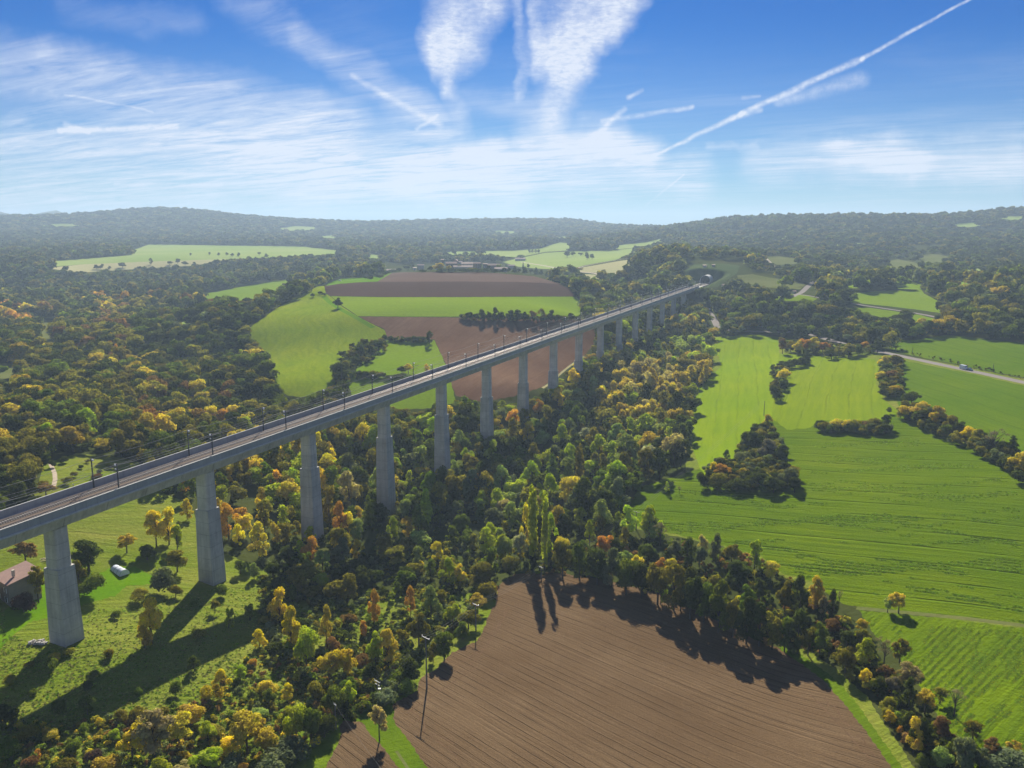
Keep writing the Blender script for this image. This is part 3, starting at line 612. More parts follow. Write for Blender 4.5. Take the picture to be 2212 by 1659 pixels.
def trunk_mesh(name, rs, h=6.0, r=0.28, spread=2.4, limbs=6, top=8.0):
    mb = MB(); mb.tube((0, 0, -1.2), (0.1, 0, h*.5), r*1.25, r*.8, 7, False); mb.tube((0.1, 0, h*.5), (0.05, 0.1, top), r*.8, r*.15, 6, False)
    for i in range(limbs):
        a = i*2.4+rs.rand(); z = h*(0.35+0.5*rs.rand()); e = (math.cos(a)*spread*(.6+.5*rs.rand()), math.sin(a)*spread*(.6+.5*rs.rand()), z+2.2+rs.rand()*1.5)
        mb.tube((0.08, 0, z), e, r*.45, r*.10, 5, False)
    return meshof(name, mb.V, mb.F, [MATS['bark']], None, True)
PR = {}
def R_(i): return np.random.RandomState(100+i)
PR['round'] = [leaf_mesh("round_crown", lobes_round(R_(i)), 4200, .44, R_(i)) for i in range(8)]
PR['sparse'] = [leaf_mesh("sparse_crown", lobes_round(R_(20+i), 3.6, 6.0, 3.8, 24, (.8, 1.5)), 3000, .42, R_(20+i), inner=.35) for i in range(3)]
PR['upright'] = [leaf_mesh("upright_crown", lobes_upright(R_(30+i)), 2800, .40, R_(30+i)) for i in range(4)]
PR['poplar'] = [leaf_mesh("poplar_crown", lobes_column(R_(40+i)), 2000, .36, R_(40+i)) for i in range(3)]
PR['bush'] = [leaf_mesh("bush_crown", lobes_bush(R_(50+i)), 2600, .55, R_(50+i)) for i in range(5)]
PR['cone'] = [leaf_mesh("cone_crown", lobes_cone(R_(60+i)), 2200, .42, R_(60+i)) for i in range(2)]
PR['bare'] = [leaf_mesh("bare_crown", lobes_round(R_(70+i), 3.4, 6.4, 3.4, 22, (.5, 1.0)), 1400, .30, R_(70+i), aspect=.25, inner=.1) for i in range(2)]
TRK = {'round': trunk_mesh("trunk_mesh", R_(80)), 'upright': trunk_mesh("trunk_mesh", R_(81), 6, .2, 1.5, 6, 8.8), 'poplar': trunk_mesh("trunk_mesh", R_(82), 5, .2, .5, 3, 9),
       'bare': trunk_mesh("trunk_mesh", R_(83), 6, .25, 2.8, 12, 8.5), 'cone': trunk_mesh("trunk_mesh", R_(84), 5, .2, .6, 3, 9)}
TRK['sparse'] = TRK['bare']
WID = {'round': 9.6, 'sparse': 8.6, 'upright': 6.0, 'poplar': 2.7, 'bush': 8.6, 'cone': 4.6, 'bare': 7.8}
HGT = {'round': 10.8, 'sparse': 10.2, 'upright': 10.2, 'poplar': 10.4, 'bush': 7.6, 'cone': 10.2, 'bare': 10.2}
TINT = {'dark green': (.074, .092, .014), 'green': (.140, .185, .012), 'olive': (.230, .205, .020), 'lime green': (.38, .44, .010), 'yellow': (.72, .58, .012), 'golden': (.54, .42, .035),
        'orange': (.56, .30, .035), 'rust brown': (.23, .13, .045), 'grey green': (.16, .19, .09), 'beige': (.44, .37, .16), 'bare grey': (.20, .18, .13), 'purple brown': (.09, .055, .050), 'pale green': (.29, .35, .08), 'silver grey': (.42, .43, .30)}
KINDNAME = {'round': ('broadleaf_tree', 'tree'), 'sparse': ('thin_tree', 'tree'), 'upright': ('slender_tree', 'tree'), 'poplar': ('poplar_tree', 'poplar'), 'bush': ('bush', 'bush'), 'cone': ('conifer_tree', 'conifer'), 'bare': ('bare_tree', 'bare tree')}
TREES = []    # every individual: dict used for the labels afterwards
def jit(c, k=0.12): 
    f = 1+rnd.uniform(-k, k); return (c[0]*f*(1+rnd.uniform(-k, k)*.5), c[1]*f, c[2]*f)
def plant(kind, col, p, h, wd, zone, pxy=None):
    mesh = rnd.choice(PR[kind]); sx = wd/WID[kind]; sz = h/HGT[kind]; nm, cat = KINDNAME[kind]; tint = jit(TINT[col])
    rz = rnd.uniform(0, 6.28); loc = (p[0], p[1], p[2])
    if kind == 'bush':
        o = link(nm, mesh, None, loc, rz); o.scale = (sx, sx, sz); o['tint'] = tint; root = o
    else:
        root = empty(nm, loc, rz, (sx, sx, sz))
        c = link('crown', mesh, root); c['tint'] = tint
        link('trunk', TRK[kind], root)
    root['category'] = cat
    if pxy is None: q = proj(p[0], p[1], p[2]+h*.5); pxy = (q[0], q[1])
    TREES.append(dict(o=root, kind=kind, col=col, h=h, zone=zone, px=pxy, cat=cat)); return root
K = {'r': 'round', 's': 'sparse', 'u': 'upright', 'p': 'poplar', 'b': 'bush', 'c': 'cone', 'x': 'bare'}
Cc_ = {'dk': 'dark green', 'g': 'green', 'o': 'olive', 'l': 'lime green', 'y': 'yellow', 'go': 'golden', 'or': 'orange', 'ru': 'rust brown', 'gg': 'grey green', 'be': 'beige', 'ba': 'bare grey', 'pu': 'purple brown', 'pg': 'pale green', 'si': 'silver grey'}
def hand(txt, zone):
    rows = [q.split(',') for q in txt.replace('\n', ' ').split(';') if q.strip()]
    hs_ = hits([(float(r[0]), float(r[1])) for r in rows])
    for r, p in zip(rows, hs_):
        x, y, h, wd = map(float, r[:4]); k, c = r[4].strip(), r[5].strip(); d = proj(*p)[2]
        plant(K[k], Cc_[c], p, h*d/F*1.04, wd*d/F*1.08, zone, (x, y-h*.5))
# x, y of the foot, height, width in the picture, shape, colour
hand("""192,1235,77,82,r,dk; 172,1264,54,36,u,o; 197,1288,46,52,b,g; 274,1194,46,48,s,go; 338,1182,92,50,r,y; 366,1176,80,42,u,y; 383,1186,52,28,u,l; 318,1209,40,48,r,dk; 383,1235,52,52,r,o;
352,1278,46,46,b,gg; 329,1390,114,60,r,y; 300,1300,26,36,b,o; 313,1400,50,30,u,go; 405,1122,44,26,u,y; 495,1166,78,48,u,or; 517,1180,48,26,u,y; 561,1204,76,42,u,go; 549,1250,36,22,u,pg; 57,1222,62,62,s,ru;
84,1302,92,44,s,o; 49,1324,40,44,b,pu; 494,1357,44,14,u,l; 503,1357,44,14,u,l; 465,1324,32,24,s,o; 110,1450,28,26,b,g; 192,1494,26,18,b,dk; 189,1544,40,36,u,g; 12,1570,54,60,r,dk; 479,1505,60,38,u,y; 449,1513,32,26,b,y;
413,1566,54,70,r,go; 334,1636,116,104,s,be; 287,1646,98,66,r,y; 389,1618,84,74,s,go; 443,1662,52,74,r,l; 534,1628,100,84,s,go; 578,1638,84,60,r,go; 561,1550,26,40,b,pg; 216,1570,18,20,b,y; 197,1649,34,34,b,pu;
227,1676,38,58,b,go; 84,1643,28,12,u,or; 60,1656,24,32,b,ru; 303,1553,34,34,b,o; 263,1560,24,28,b,o; 183,1583,20,22,b,g; 590,1674,48,62,b,gg; 506,1674,40,50,b,gg; 525,1684,42,32,s,or; 350,1690,60,60,r,l; 395,1690,46,50,s,be; 140,1668,26,40,b,o;
465,1590,24,40,b,o; 500,1560,20,26,b,g; 300,1500,16,18,b,g; 60,1440,12,20,b,o; 235,1420,18,24,b,o; 150,1415,14,20,b,o; 118,1425,14,24,b,go; 420,1310,18,22,b,g; 330,1340,18,22,b,o; 250,1335,14,20,b,g; 20,1480,20,26,b,o; 75,1500,14,20,b,g; 250,1690,36,52,s,go; 450,1600,46,44,r,l; 495,1630,50,50,r,y; 250,1600,30,30,r,l; 620,1560,40,40,r,l; 560,1590,40,40,s,go; 160,1620,30,34,b,g; 110,1600,24,30,b,go; 420,1450,34,26,u,g; 380,1500,26,24,b,g; 350,1560,40,40,r,o; 300,1590,36,36,s,go; 580,1520,40,36,r,g; 520,1470,34,30,u,l; 560,1400,40,32,u,y;
540,1340,44,34,r,g; 480,1290,30,26,b,g; 430,1380,22,26,b,o; 200,1470,20,24,b,g; 380,1290,34,30,r,o; 130,1540,30,34,b,g; 60,1600,34,40,b,o; 20,1630,40,50,b,g; 520,1240,36,30,r,g; 590,1250,50,40,r,dk; 450,1220,26,22,u,y""", "meadow")
hand("""605,1346,78,40,u,y; 630,1402,102,52,r,y; 662,1442,118,52,r,l; 706,1386,80,28,u,go; 809,1353,80,26,u,or; 786,1378,40,15,p,or; 887,1328,62,24,u,or; 753,1350,24,28,b,ru; 812,1438,88,46,r,l; 836,1436,80,44,u,go; 744,1465,88,52,r,y; 712,1472,72,54,s,go;
722,1545,86,54,r,g; 752,1530,70,44,r,l; 640,1600,100,60,r,l; 672,1598,92,56,r,g; 624,1512,36,30,u,y; 884,1476,70,60,r,dk; 960,1424,72,52,r,g; 936,1430,44,22,u,o; 905,1394,82,58,r,o; 931,1334,68,42,u,pg; 978,1350,58,38,r,l; 1012,1358,52,50,r,o;
1032,1322,42,44,s,go; 820,1600,92,48,s,be; 838,1517,32,52,b,gg; 632,1645,48,70,b,gg; 700,1592,60,50,r,dk; 785,1442,28,30,b,ru; 870,1392,34,36,s,o; 594,1280,38,30,r,dk; 630,1300,36,24,u,g; 654,1287,48,30,u,o; 671,1297,42,50,r,o;
698,1242,64,42,s,pg; 742,1217,60,46,r,gg; 774,1213,48,30,u,y; 693,1270,40,38,r,l; 849,1167,50,26,u,l; 881,1162,48,26,u,go; 876,1122,54,34,r,pg; 904,1158,68,34,u,g; 922,1144,92,26,p,l; 996,1160,58,46,r,g; 1068,1144,58,66,r,gg; 1086,1126,52,40,s,be;
944,1214,46,26,u,y; 970,1270,66,36,u,l; 990,1268,60,38,r,go; 1036,1270,62,72,r,o; 930,1250,44,28,u,g; 1092,1209,64,40,r,pg; 851,1230,54,62,s,o; 903,1234,20,22,b,y; 862,1290,34,16,u,g; 772,1240,40,50,r,dk; 810,1262,40,46,r,dk; 735,1262,44,30,r,dk; 880,1260,40,50,r,dk;
712,1138,88,40,u,o; 738,1164,80,34,u,or; 752,1166,60,34,u,y; 770,1172,64,40,r,pg; 797,1138,70,28,c,g; 830,1128,40,30,r,gg; 624,1208,34,42,r,dk; 660,1240,50,34,s,g; 1000,1380,40,34,r,g; 650,1370,40,50,r,dk; 600,1330,60,50,r,dk; 590,1420,40,40,r,dk;
760,1500,44,40,b,g; 800,1470,40,40,r,dk; 580,1500,26,36,b,go; 545,1440,16,20,b,or; 690,1510,36,38,b,o; 880,1500,30,40,b,g; 1050,1290,36,40,b,o; 1066,1278,20,16,b,or; 720,1410,30,30,b,ru; 950,1310,40,36,r,o""", "edge")
hand("""1251,1058,100,20,p,o; 1160,1032,52,20,p,l; 1193,1038,58,32,c,g; 1232,1020,62,26,u,l; 1151,1232,188,25,p,l; 1176,1234,176,18,p,l; 1190,1212,104,30,u,l; 1136,1208,120,26,u,y; 1270,962,44,44,s,si; 1330,967,58,46,r,pg; 1456,1007,76,64,s,be; 1470,1008,60,40,r,dk; 1401,1016,60,52,s,si;
1251,1142,46,32,u,l; 1275,1152,30,24,u,l; 1226,1127,36,28,r,g; 1278,1098,34,18,u,l; 1026,1062,46,36,s,or; 1440,1066,26,11,u,l; 1467,1065,17,14,x,ba; 1210,1100,40,50,r,gg; 1300,1060,50,50,r,g; 1340,1030,44,44,r,dk; 1380,1050,40,44,r,g; 1120,1100,44,44,r,gg; 1063,1010,60,30,u,l;
1110,930,50,34,s,or; 1140,960,50,34,u,go; 1170,970,52,34,r,pg; 1165,900,44,30,r,or; 1205,880,46,36,r,go; 1238,836,48,36,r,y; 1255,805,40,36,r,l; 1350,930,40,40,r,o; 1400,900,40,40,s,be; 1430,870,36,36,r,go; 1480,850,34,34,r,o""", "valley")
hand("""1123,1217,74,38,s,si; 1082,1207,58,36,r,l; 1210,1207,62,36,r,go; 1273,1177,52,24,u,l; 1306,1207,54,44,s,or; 1342,1228,50,44,r,pg; 1279,1247,50,60,r,l; 1300,1250,48,50,r,g; 1377,1264,82,42,r,go; 1425,1258,64,40,r,or; 1452,1258,62,40,r,go; 1427,1305,56,30,u,l; 1396,1284,22,14,u,y;
1426,1178,62,42,x,ba; 1484,1232,74,36,u,dk; 1510,1224,60,36,r,gg; 1517,1210,60,24,s,be; 1547,1218,66,26,u,gg; 1580,1217,54,40,r,o; 1629,1230,64,32,u,l; 1545,1314,90,66,r,o; 1503,1292,32,26,s,go; 1612,1347,98,60,r,g; 1593,1318,32,24,u,y; 1664,1254,52,42,r,go; 1694,1327,86,44,r,o; 1727,1332,90,38,u,dk;
1764,1314,70,38,u,go; 1776,1337,58,26,s,be; 1812,1312,46,16,x,ba; 1797,1342,70,22,u,dk; 1661,1397,44,40,r,ru; 1700,1400,44,36,r,go; 1650,1342,36,28,s,pu; 1803,1372,42,46,r,ru; 1861,1372,40,32,s,go; 1870,1442,64,44,u,l; 1836,1438,42,24,r,o; 1909,1442,80,46,x,ba; 1943,1432,60,50,s,o; 1867,1486,42,26,u,y;
1834,1474,28,24,r,o; 1964,1492,64,60,s,be; 1964,1531,70,26,u,dk; 1925,1504,44,38,s,ba; 1919,1537,32,30,b,o; 1997,1542,58,46,s,go; 2061,1547,74,44,x,ba; 2037,1592,50,46,r,ru; 1985,1624,94,56,r,dk; 1972,1626,84,36,u,go; 1922,1570,38,28,s,y; 1943,1592,30,18,s,or; 2036,1664,64,54,r,pg; 1998,1664,46,44,r,g;
2080,1672,100,60,r,gg; 2116,1668,54,50,s,gg; 2188,1630,34,42,s,go; 2185,1676,44,90,b,gg; 1215,1250,96,58,r,o; 1290,1263,96,58,r,dk; 1352,1286,104,60,r,g; 1420,1306,116,64,r,o; 1490,1336,126,66,r,dk; 1552,1366,124,64,r,g; 1612,1391,118,60,r,dk; 1668,1404,104,56,r,o; 1722,1412,96,50,u,dk; 1770,1420,90,50,r,g; 1825,1460,84,46,r,o; 1252,1254,80,46,u,g; 1320,1268,96,50,r,gg; 1386,1290,92,52,r,dk; 1455,1318,104,54,u,o; 1520,1345,100,50,r,g; 1582,1376,104,54,r,o; 1640,1396,96,50,u,dk; 1694,1408,84,46,r,g; 1745,1416,80,44,r,o; 1240,1215,60,40,r,dk; 1330,1200,50,40,r,dk; 1400,1215,50,44,r,dk; 1460,1200,40,40,r,gg; 1350,1275,60,50,r,dk; 1490,1290,70,50,r,dk; 1570,1290,60,50,r,dk; 1640,1300,60,44,r,dk; 1760,1380,40,40,r,g;
1470,1320,50,50,r,dk; 1520,1340,50,50,r,dk; 1830,1400,46,40,r,dk; 1900,1500,50,44,r,dk; 1960,1590,60,44,r,dk; 1600,1250,50,40,r,g; 1690,1290,50,40,r,dk; 1860,1400,40,36,u,o; 2030,1520,40,40,s,o; 2100,1600,50,46,s,o; 2140,1640,50,46,s,ru; 1150,1230,60,44,r,dk; 1190,1228,50,40,r,gg; 1100,1240,50,44,r,o""", "hedge")
hand("""1917,1323,42,27,r,pg; 1941,1325,56,46,r,go""", "field")
hand("""1626,976,60,62,r,dk; 1656,932,36,28,u,go; 1660,995,56,56,r,ba; 1686,1002,44,42,r,dk; 1569,1002,30,18,u,g; 1539,1032,34,24,u,y; 1561,1038,38,40,s,or; 1611,1038,34,40,r,go; 1520,1054,34,28,b,dk; 1641,1054,46,56,r,dk; 1701,1052,52,48,r,gg; 1588,1060,28,50,b,dk; 1716,1064,38,32,r,dk; 1671,1064,46,50,r,dk; 1550,1056,30,40,b,o; 1610,1010,44,44,r,gg""", "copse")
hand("""1772,930,20,26,b,dk; 1790,932,20,28,b,o; 1808,930,24,28,b,go; 1826,931,26,30,b,go; 1846,932,24,30,b,o; 1866,931,24,30,b,ru; 1888,930,26,30,b,o; 1912,926,34,26,r,dk; 1905,936,22,34,b,dk; 1910,794,28,34,r,go; 1936,794,30,36,r,o; 1905,828,30,34,r,go; 1922,826,28,34,s,ru; 1935,857,28,34,r,y; 1918,858,24,30,r,o;
1969,874,36,42,r,dk; 1952,892,30,34,r,o; 1965,908,40,50,r,go; 1992,892,32,34,r,go; 1990,920,40,44,r,dk; 2026,927,54,46,r,go; 2050,938,46,40,r,o; 2072,944,40,40,r,dk; 2090,954,42,36,r,y; 2110,962,38,36,r,o; 2143,984,66,62,x,ba; 2128,978,40,44,r,gg; 2160,992,44,44,r,dk; 2185,992,52,30,c,dk; 2204,1024,56,56,r,go; 2192,1020,30,40,b,dk; 2215,1045,30,44,b,dk;
1693,825,36,32,r,go; 1674,848,32,28,r,o; 1675,863,32,24,b,dk; 1688,843,24,26,r,dk; 1702,797,16,20,b,dk; 1716,794,18,24,b,dk; 1730,792,20,20,b,dk; 1741,787,28,18,c,dk; 1690,765,38,22,r,ru; 1708,760,30,26,r,o; 1724,765,34,30,r,go; 1740,762,32,30,s,or; 1756,762,36,32,r,go; 1777,762,30,32,r,or; 1796,776,24,34,r,dk; 1812,770,20,24,r,o; 1833,772,38,36,r,o; 1850,768,22,26,b,g; 1868,754,16,16,b,or;
1880,750,54,44,r,dk; 1895,762,32,30,r,dk; 1862,740,36,34,r,o; 1845,728,34,34,r,go; 1830,714,34,32,r,dk; 1812,726,26,28,r,o; 1860,712,40,34,r,dk; 1960,704,36,50,r,dk; 1935,702,28,36,r,dk; 1990,712,26,40,r,go; 2012,716,26,36,r,go; 1965,722,22,34,b,o; 1985,725,20,34,b,go; 2040,720,26,34,b,dk; 2060,712,40,36,r,dk""", "hedgerow")
hand("""730,666,26,25,r,dk; 791,750,20,20,r,dk; 780,777,38,34,r,dk; 800,771,34,26,r,dk; 819,758,30,30,r,dk; 739,772,18,20,r,dk; 772,788,22,16,u,dk; 731,815,42,34,r,dk; 739,832,46,30,u,dk; 745,800,26,26,r,o; 760,792,20,22,b,dk; 928,744,28,16,u,dk; 912,739,14,20,b,dk; 898,739,14,16,b,dk; 884,739,11,16,b,dk; 870,739,8,16,b,dk; 855,736,7,16,b,dk; 843,736,7,14,b,dk;
776,816,14,18,b,dk; 790,818,16,18,b,dk; 804,818,16,18,b,o; 818,817,16,18,b,o; 882,807,22,26,s,go; 870,806,14,20,b,dk; 921,806,20,14,u,y; 840,818,8,24,b,dk; 860,817,8,24,b,dk; 900,817,8,24,b,dk;
1001,688,11,14,b,dk; 1015,691,20,22,r,dk; 1030,692,18,18,r,dk; 1042,692,26,20,r,dk; 1056,692,22,18,r,dk; 1069,692,27,18,u,dk; 1084,692,22,20,r,dk; 1102,693,26,22,r,dk; 1119,693,27,22,r,dk; 1134,694,24,20,r,dk; 1151,694,24,20,s,ru; 1169,693,26,18,u,o; 1191,694,24,18,u,dk; 1205,695,19,20,r,dk; 1219,695,10,14,b,dk; 1234,694,20,20,r,dk; 1247,695,12,14,b,dk;
790,743,10,14,b,dk; 805,752,14,18,b,dk; 676,642,8,10,b,dk; 690,636,8,10,b,dk; 700,639,6,9,b,dk""", "hill")
hand("""140,1000,14,16,b,dk; 175,1012,10,12,b,dk; 115,1010,16,14,b,dk; 160,1030,12,14,b,o; 205,1036,14,20,b,ru; 215,1030,16,14,u,dk; 145,1045,14,18,b,o; 92,1052,14,24,b,o; 70,1068,24,36,r,dk; 40,1080,24,40,r,dk; 240,1012,12,16,b,dk; 190,1000,8,10,b,o; 100,1070,26,44,s,ru; 20,1060,30,40,r,dk""", "clearing")
hand("""208,582,11,14,r,dk; 218,582,10,12,r,dk; 222,577,9,8,r,dk; 237,582,8,10,r,dk; 265,578,13,20,r,dk; 326,571,13,8,u,dk; 366,572,10,16,r,dk; 384,570,14,13,r,dk; 400,574,12,14,r,dk; 412,552,6,7,r,dk; 453,551,7,7,r,dk; 472,552,7,8,r,dk; 490,552,8,10,r,dk; 502,554,8,12,r,dk; 516,554,9,10,r,dk; 560,551,8,9,r,dk; 575,557,10,10,r,dk; 420,577,12,14,r,dk;
1225,556,14,18,r,dk; 1238,553,11,12,r,dk; 1254,552,8,12,r,dk; 1268,561,17,12,r,dk; 1279,560,14,12,r,dk; 1227,578,8,9,r,dk; 1200,588,9,10,r,dk; 1213,590,8,10,r,dk; 1107,541,12,8,u,gg; 1143,546,7,7,u,dk; 1150,546,7,7,u,dk; 1157,546,7,7,u,dk; 1164,546,7,7,u,dk; 1123,562,14,24,r,gg; 1375,548,16,7,p,dk; 1382,547,13,6,p,dk; 1366,550,9,7,p,gg;
1352,620,24,5,p,dk; 1365,636,20,6,p,dk; 1262,609,17,5,p,dk; 1303,612,17,5,p,dk; 1311,612,12,4,p,dk; 1345,606,12,5,p,dk""", "distance")
hand("""1002,571,12,7,c,dk; 1045,575,9,5,c,dk; 1130,583,16,5,c,dk; 1141,580,12,9,r,dk; 948,586,20,30,r,go; 930,586,14,14,r,dk; 880,584,14,18,r,dk; 862,587,11,16,r,dk; 890,582,14,12,u,dk; 992,584,14,18,s,o; 970,586,14,16,s,go; 1016,586,9,22,b,o; 1078,586,16,16,s,pg; 1094,581,13,10,r,gg; 1056,584,10,12,u,dk; 1100,588,12,12,r,dk; 1112,589,14,12,c,dk; 1122,590,13,12,r,dk; 1134,591,15,12,c,dk; 1146,592,14,12,r,dk;
1158,593,15,12,c,dk; 1170,595,13,12,r,dk; 1182,598,12,12,c,dk; 1192,601,10,12,r,dk; 1090,588,9,16,b,dk; 1070,589,8,20,b,dk; 1048,589,8,22,b,dk; 1026,589,8,24,b,dk; 1002,588,8,24,b,dk; 978,588,8,24,b,dk; 955,588,8,24,b,dk; 915,588,7,20,b,dk; 985,576,8,10,u,dk; 832,594,9,18,b,dk; 850,590,8,20,b,dk; 820,600,6,18,b,dk; 800,604,7,14,b,dk; 790,603,9,12,r,dk""", "village")

# ------------------------------------------------------------------ woods: scatter on the ground wherever there is no field, road or meadow
def zone_px(x, y, pl):
    return inside(np.array(pl, float), x, y)
cand = []
rs = np.random.RandomState(11)
r = 70.0
while r < 5200:
    sp = max(6.6, r*0.0098) if r < 1500 else max(14.7, r*0.0068); na = int(math.radians(88)*r/sp)
    a = np.radians(-44)+(np.arange(na)+rs.rand(na)*.9)*math.radians(88)/na; rr = r+(rs.rand(na)-.5)*sp
    cand.append(np.c_[rr*np.sin(a), rr*np.cos(a), np.full(na, sp)]); r += sp
cand = np.concatenate(cand); cvr = cover(cand[:, 0], cand[:, 1])
k1 = sum((cover(cand[:, 0]+a*cand[:, 2]*1.1, cand[:, 1]+b*cand[:, 2]*1.1) >= 0) & (cover(cand[:, 0]-a*cand[:, 2]*1.1, cand[:, 1]-b*cand[:, 2]*1.1) >= 0) for a, b in ((1, 0), (0, 1), (.7, .7), (.7, -.7)))
cand = cand[(cvr < 0) & (k1 == 0)]; zz = TZ(cand[:, 0], cand[:, 1])
Zr = zz-H0; dd = cand[:, 1]*CP-Zr*SP; up_ = cand[:, 1]*SP+Zr*CP; px = CX+F*cand[:, 0]/dd; py = CY-F*up_/dd
keep = (px > -120) & (px < 2330) & (py < 1700)
# open ground that carries hand-placed plants only
OPEN = [[(1640, 618), (1700, 626), (1745, 628), (1760, 640), (1640, 636)], [(1480, 560), (1600, 560), (1640, 620), (1600, 632), (1480, 622)], [(1470, 615), (1530, 615), (1545, 640), (1500, 640)],
        [(830, 572), (1205, 572), (1205, 604), (820, 606)], [(1500, 905), (1760, 905), (1760, 1080), (1500, 1080)], [(840, 725), (960, 725), (970, 880), (760, 880), (700, 840)],
        [(1660, 735), (1900, 748), (1900, 960), (1660, 900)], [(1880, 740), (2230, 900), (2230, 1060), (1880, 950)]]
for pl in OPEN: keep &= ~zone_px(px, py, pl)
v2z = [(1080, 1240), (1340, 1165), (1480, 1172), (1640, 1215), (1700, 1255), (1810, 1325), (1860, 1385), (1940, 1480), (2030, 1580), (2130, 1659), (2010, 1670), (1900, 1530), (1830, 1450), (1700, 1380), (1560, 1335), (1440, 1280), (1300, 1240)]
v1z = [(560, 1150), (1090, 1150), (1090, 1225), (1065, 1275), (900, 1290), (720, 1310), (620, 1270)]
thin = zone_px(px, py, v2z) | (zone_px(px, py, v1z) & (py > 1180))
keep &= ~((px > 1080) & (py > 1170) & ~thin); keep &= ~((py > 1180) & ~thin); keep &= ~(thin & (rs.rand(len(px)) < .35))
# the corridor of the line itself near the tunnel
t_ = (cand[:, 0]+117.51)*U[0]+(cand[:, 1]-202.39)*U[1]; o_ = (cand[:, 0]+117.51)*N[0]+(cand[:, 1]-202.39)*N[1]
keep &= ~((np.abs(o_) < 9) & (t_ > 15.2*SPAN) & (t_ < 19.2*SPAN)); keep &= ~((np.abs(o_) < 4.5) & (np.abs((t_/SPAN+.5) % 1-.5) < .09) & (t_ < 860))
CLEAR = [[(1485, 570), (1600, 566), (1600, 600), (1545, 628), (1500, 625)], [(1512, 655), (1530, 658), (1562, 700), (1555, 712), (1536, 712), (1520, 680)], [(1665, 712), (1745, 706), (1830, 735), (1800, 742), (1735, 722), (1670, 722)], [(1704, 598), (1775, 598), (1770, 640), (1710, 642)], [(1710, 632), (1820, 644), (1980, 668), (2045, 684), (2030, 692), (1970, 682), (1820, 657), (1712, 642)], [(1500, 600), (1545, 600), (1545, 625), (1500, 625)], [(830, 560), (1150, 555), (1210, 600), (830, 600)],
         [(1925, 745), (2100, 785), (2230, 815), (2230, 835), (2100, 808), (1925, 768)]]
FIELDPX = [np.array(q[2], float) for q in POLY if q[3] != 'XY' and q[0] not in ('rough_grass', 'cut_slope')]+[np.array(q, float) for q in CLEAR]
HK = np.ones(len(px)); hpx0 = 13.0*F/dd
for rnd_ in range(3):
    hitf = np.zeros(len(px), bool)
    for fp in FIELDPX: hitf |= inside(fp, px, py-hpx0*HK*.85)
    hitf &= dd > 330; HK[hitf] *= .62
    if rnd_ == 2: keep &= ~hitf
for T in TREES:                  # room round every hand-placed tree and in front of it
    if T['zone'] in ('valley', 'edge', 'hedge', 'copse'):
        l = T['o'].location; ux, uy = l.x/math.hypot(l.x, l.y), l.y/math.hypot(l.x, l.y); al = (cand[:, 0]-l.x)*ux+(cand[:, 1]-l.y)*uy; la = np.abs((cand[:, 0]-l.x)*uy-(cand[:, 1]-l.y)*ux)
        keep &= ~((la < T['h']*.42+1) & (al > -T['h']*(1.1 if T['kind'] in ('poplar', 'upright') or T['h'] > 9 else .7)) & (al < T['h']*.4))
cand, zz, px, py, dd, HK = cand[keep], zz[keep], px[keep], py[keep], dd[keep], HK[keep]
def vn(x, y, s, seed):           # cheap value noise 0..1
    q = np.sin(x/s*1.7+seed)*np.cos(y/s*1.3-seed*1.7)+.6*np.sin(x/s*3.9-y/s*2.3+seed*2)+.35*np.cos(x/s*7.1+y/s*6.3+seed*.7)
    return 1/(1+np.exp(-1.6*q))
X_, Y_ = cand[:, 0], cand[:, 1]; n1 = vn(X_, Y_, 90, 1.3); n2 = vn(X_, Y_, 28, 4.1); u1 = rs.rand(len(cand)); u2 = rs.rand(len(cand))
names = list(Cc_.values()); ci = {n: i for i, n in enumerate(names)}
colr = np.full(len(cand), ci['dark green']); pal = lambda L: [ci[q] for q in L]
def assign(mask, L, P_):
    idx = np.nonzero(mask)[0]; v = (n2[idx]*.45+u1[idx]*.55); v = v.argsort().argsort()/max(1, len(v))
    cum = np.cumsum(P_)/sum(P_); colr[idx] = np.array(pal(L))[np.minimum(np.searchsorted(cum, v), len(L)-1)]
rdist = np.hypot(X_, Y_)
assign(np.ones(len(cand), bool), ['dark green', 'green', 'olive', 'grey green', 'golden'], [.46, .20, .24, .09, .01])
deckline = 1148-(px-120)*.3765
leftw = (px < 760) & (py > 600) & (py < deckline+30)
assign(leftw, ['dark green', 'green', 'olive', 'grey green', 'golden', 'rust brown'], [.56, .18, .20, .03, .02, .01])
assign(leftw & (py > 780) & (px < 560), ['dark green', 'olive', 'green', 'golden', 'lime green'], [.42, .32, .18, .06, .02])
warm = leftw & (((px < 130) & (py > 620) & (py < 720)) | ((px > 200) & (px < 300) & (py > 640) & (py < 800) & (np.abs(px-250) < 36)) | ((px > 300) & (px < 520) & (py > 625) & (py < 690) & (n2 > .45)) | ((px > 310) & (px < 520) & (py > 850) & (py < 960) & (n1 > .3)))
assign(warm, ['orange', 'rust brown', 'golden', 'olive', 'dark green'], [.10, .16, .08, .36, .30])
valley = (py > deckline-5) & (px > 300) & (px < 1560) & (py > 700)
assign(valley, ['dark green', 'olive', 'green', 'golden', 'lime green', 'grey green', 'pale green', 'beige'], [.26, .24, .18, .06, .10, .06, .09, .01])
assign(valley & (px < 720) & (py > 990), ['golden', 'yellow', 'olive', 'lime green', 'orange', 'green'], [.20, .18, .22, .18, .04, .18])
assign(valley & (px > 1290) & (py > 800) & (py < 930), ['golden', 'olive', 'beige', 'lime green', 'dark green'], [.28, .30, .16, .08, .18])
far = rdist > 1300
assign(far, ['dark green', 'green', 'olive', 'grey green', 'golden'], [.60, .16, .16, .08, .0])
hgt = np.where(rdist < 1400, 6.0+9.5*u2**1.4, 7+6*u2)*np.clip(cand[:, 2]/6.0, 1, 1.7)
hgt = np.where(valley, hgt*1.05, hgt)
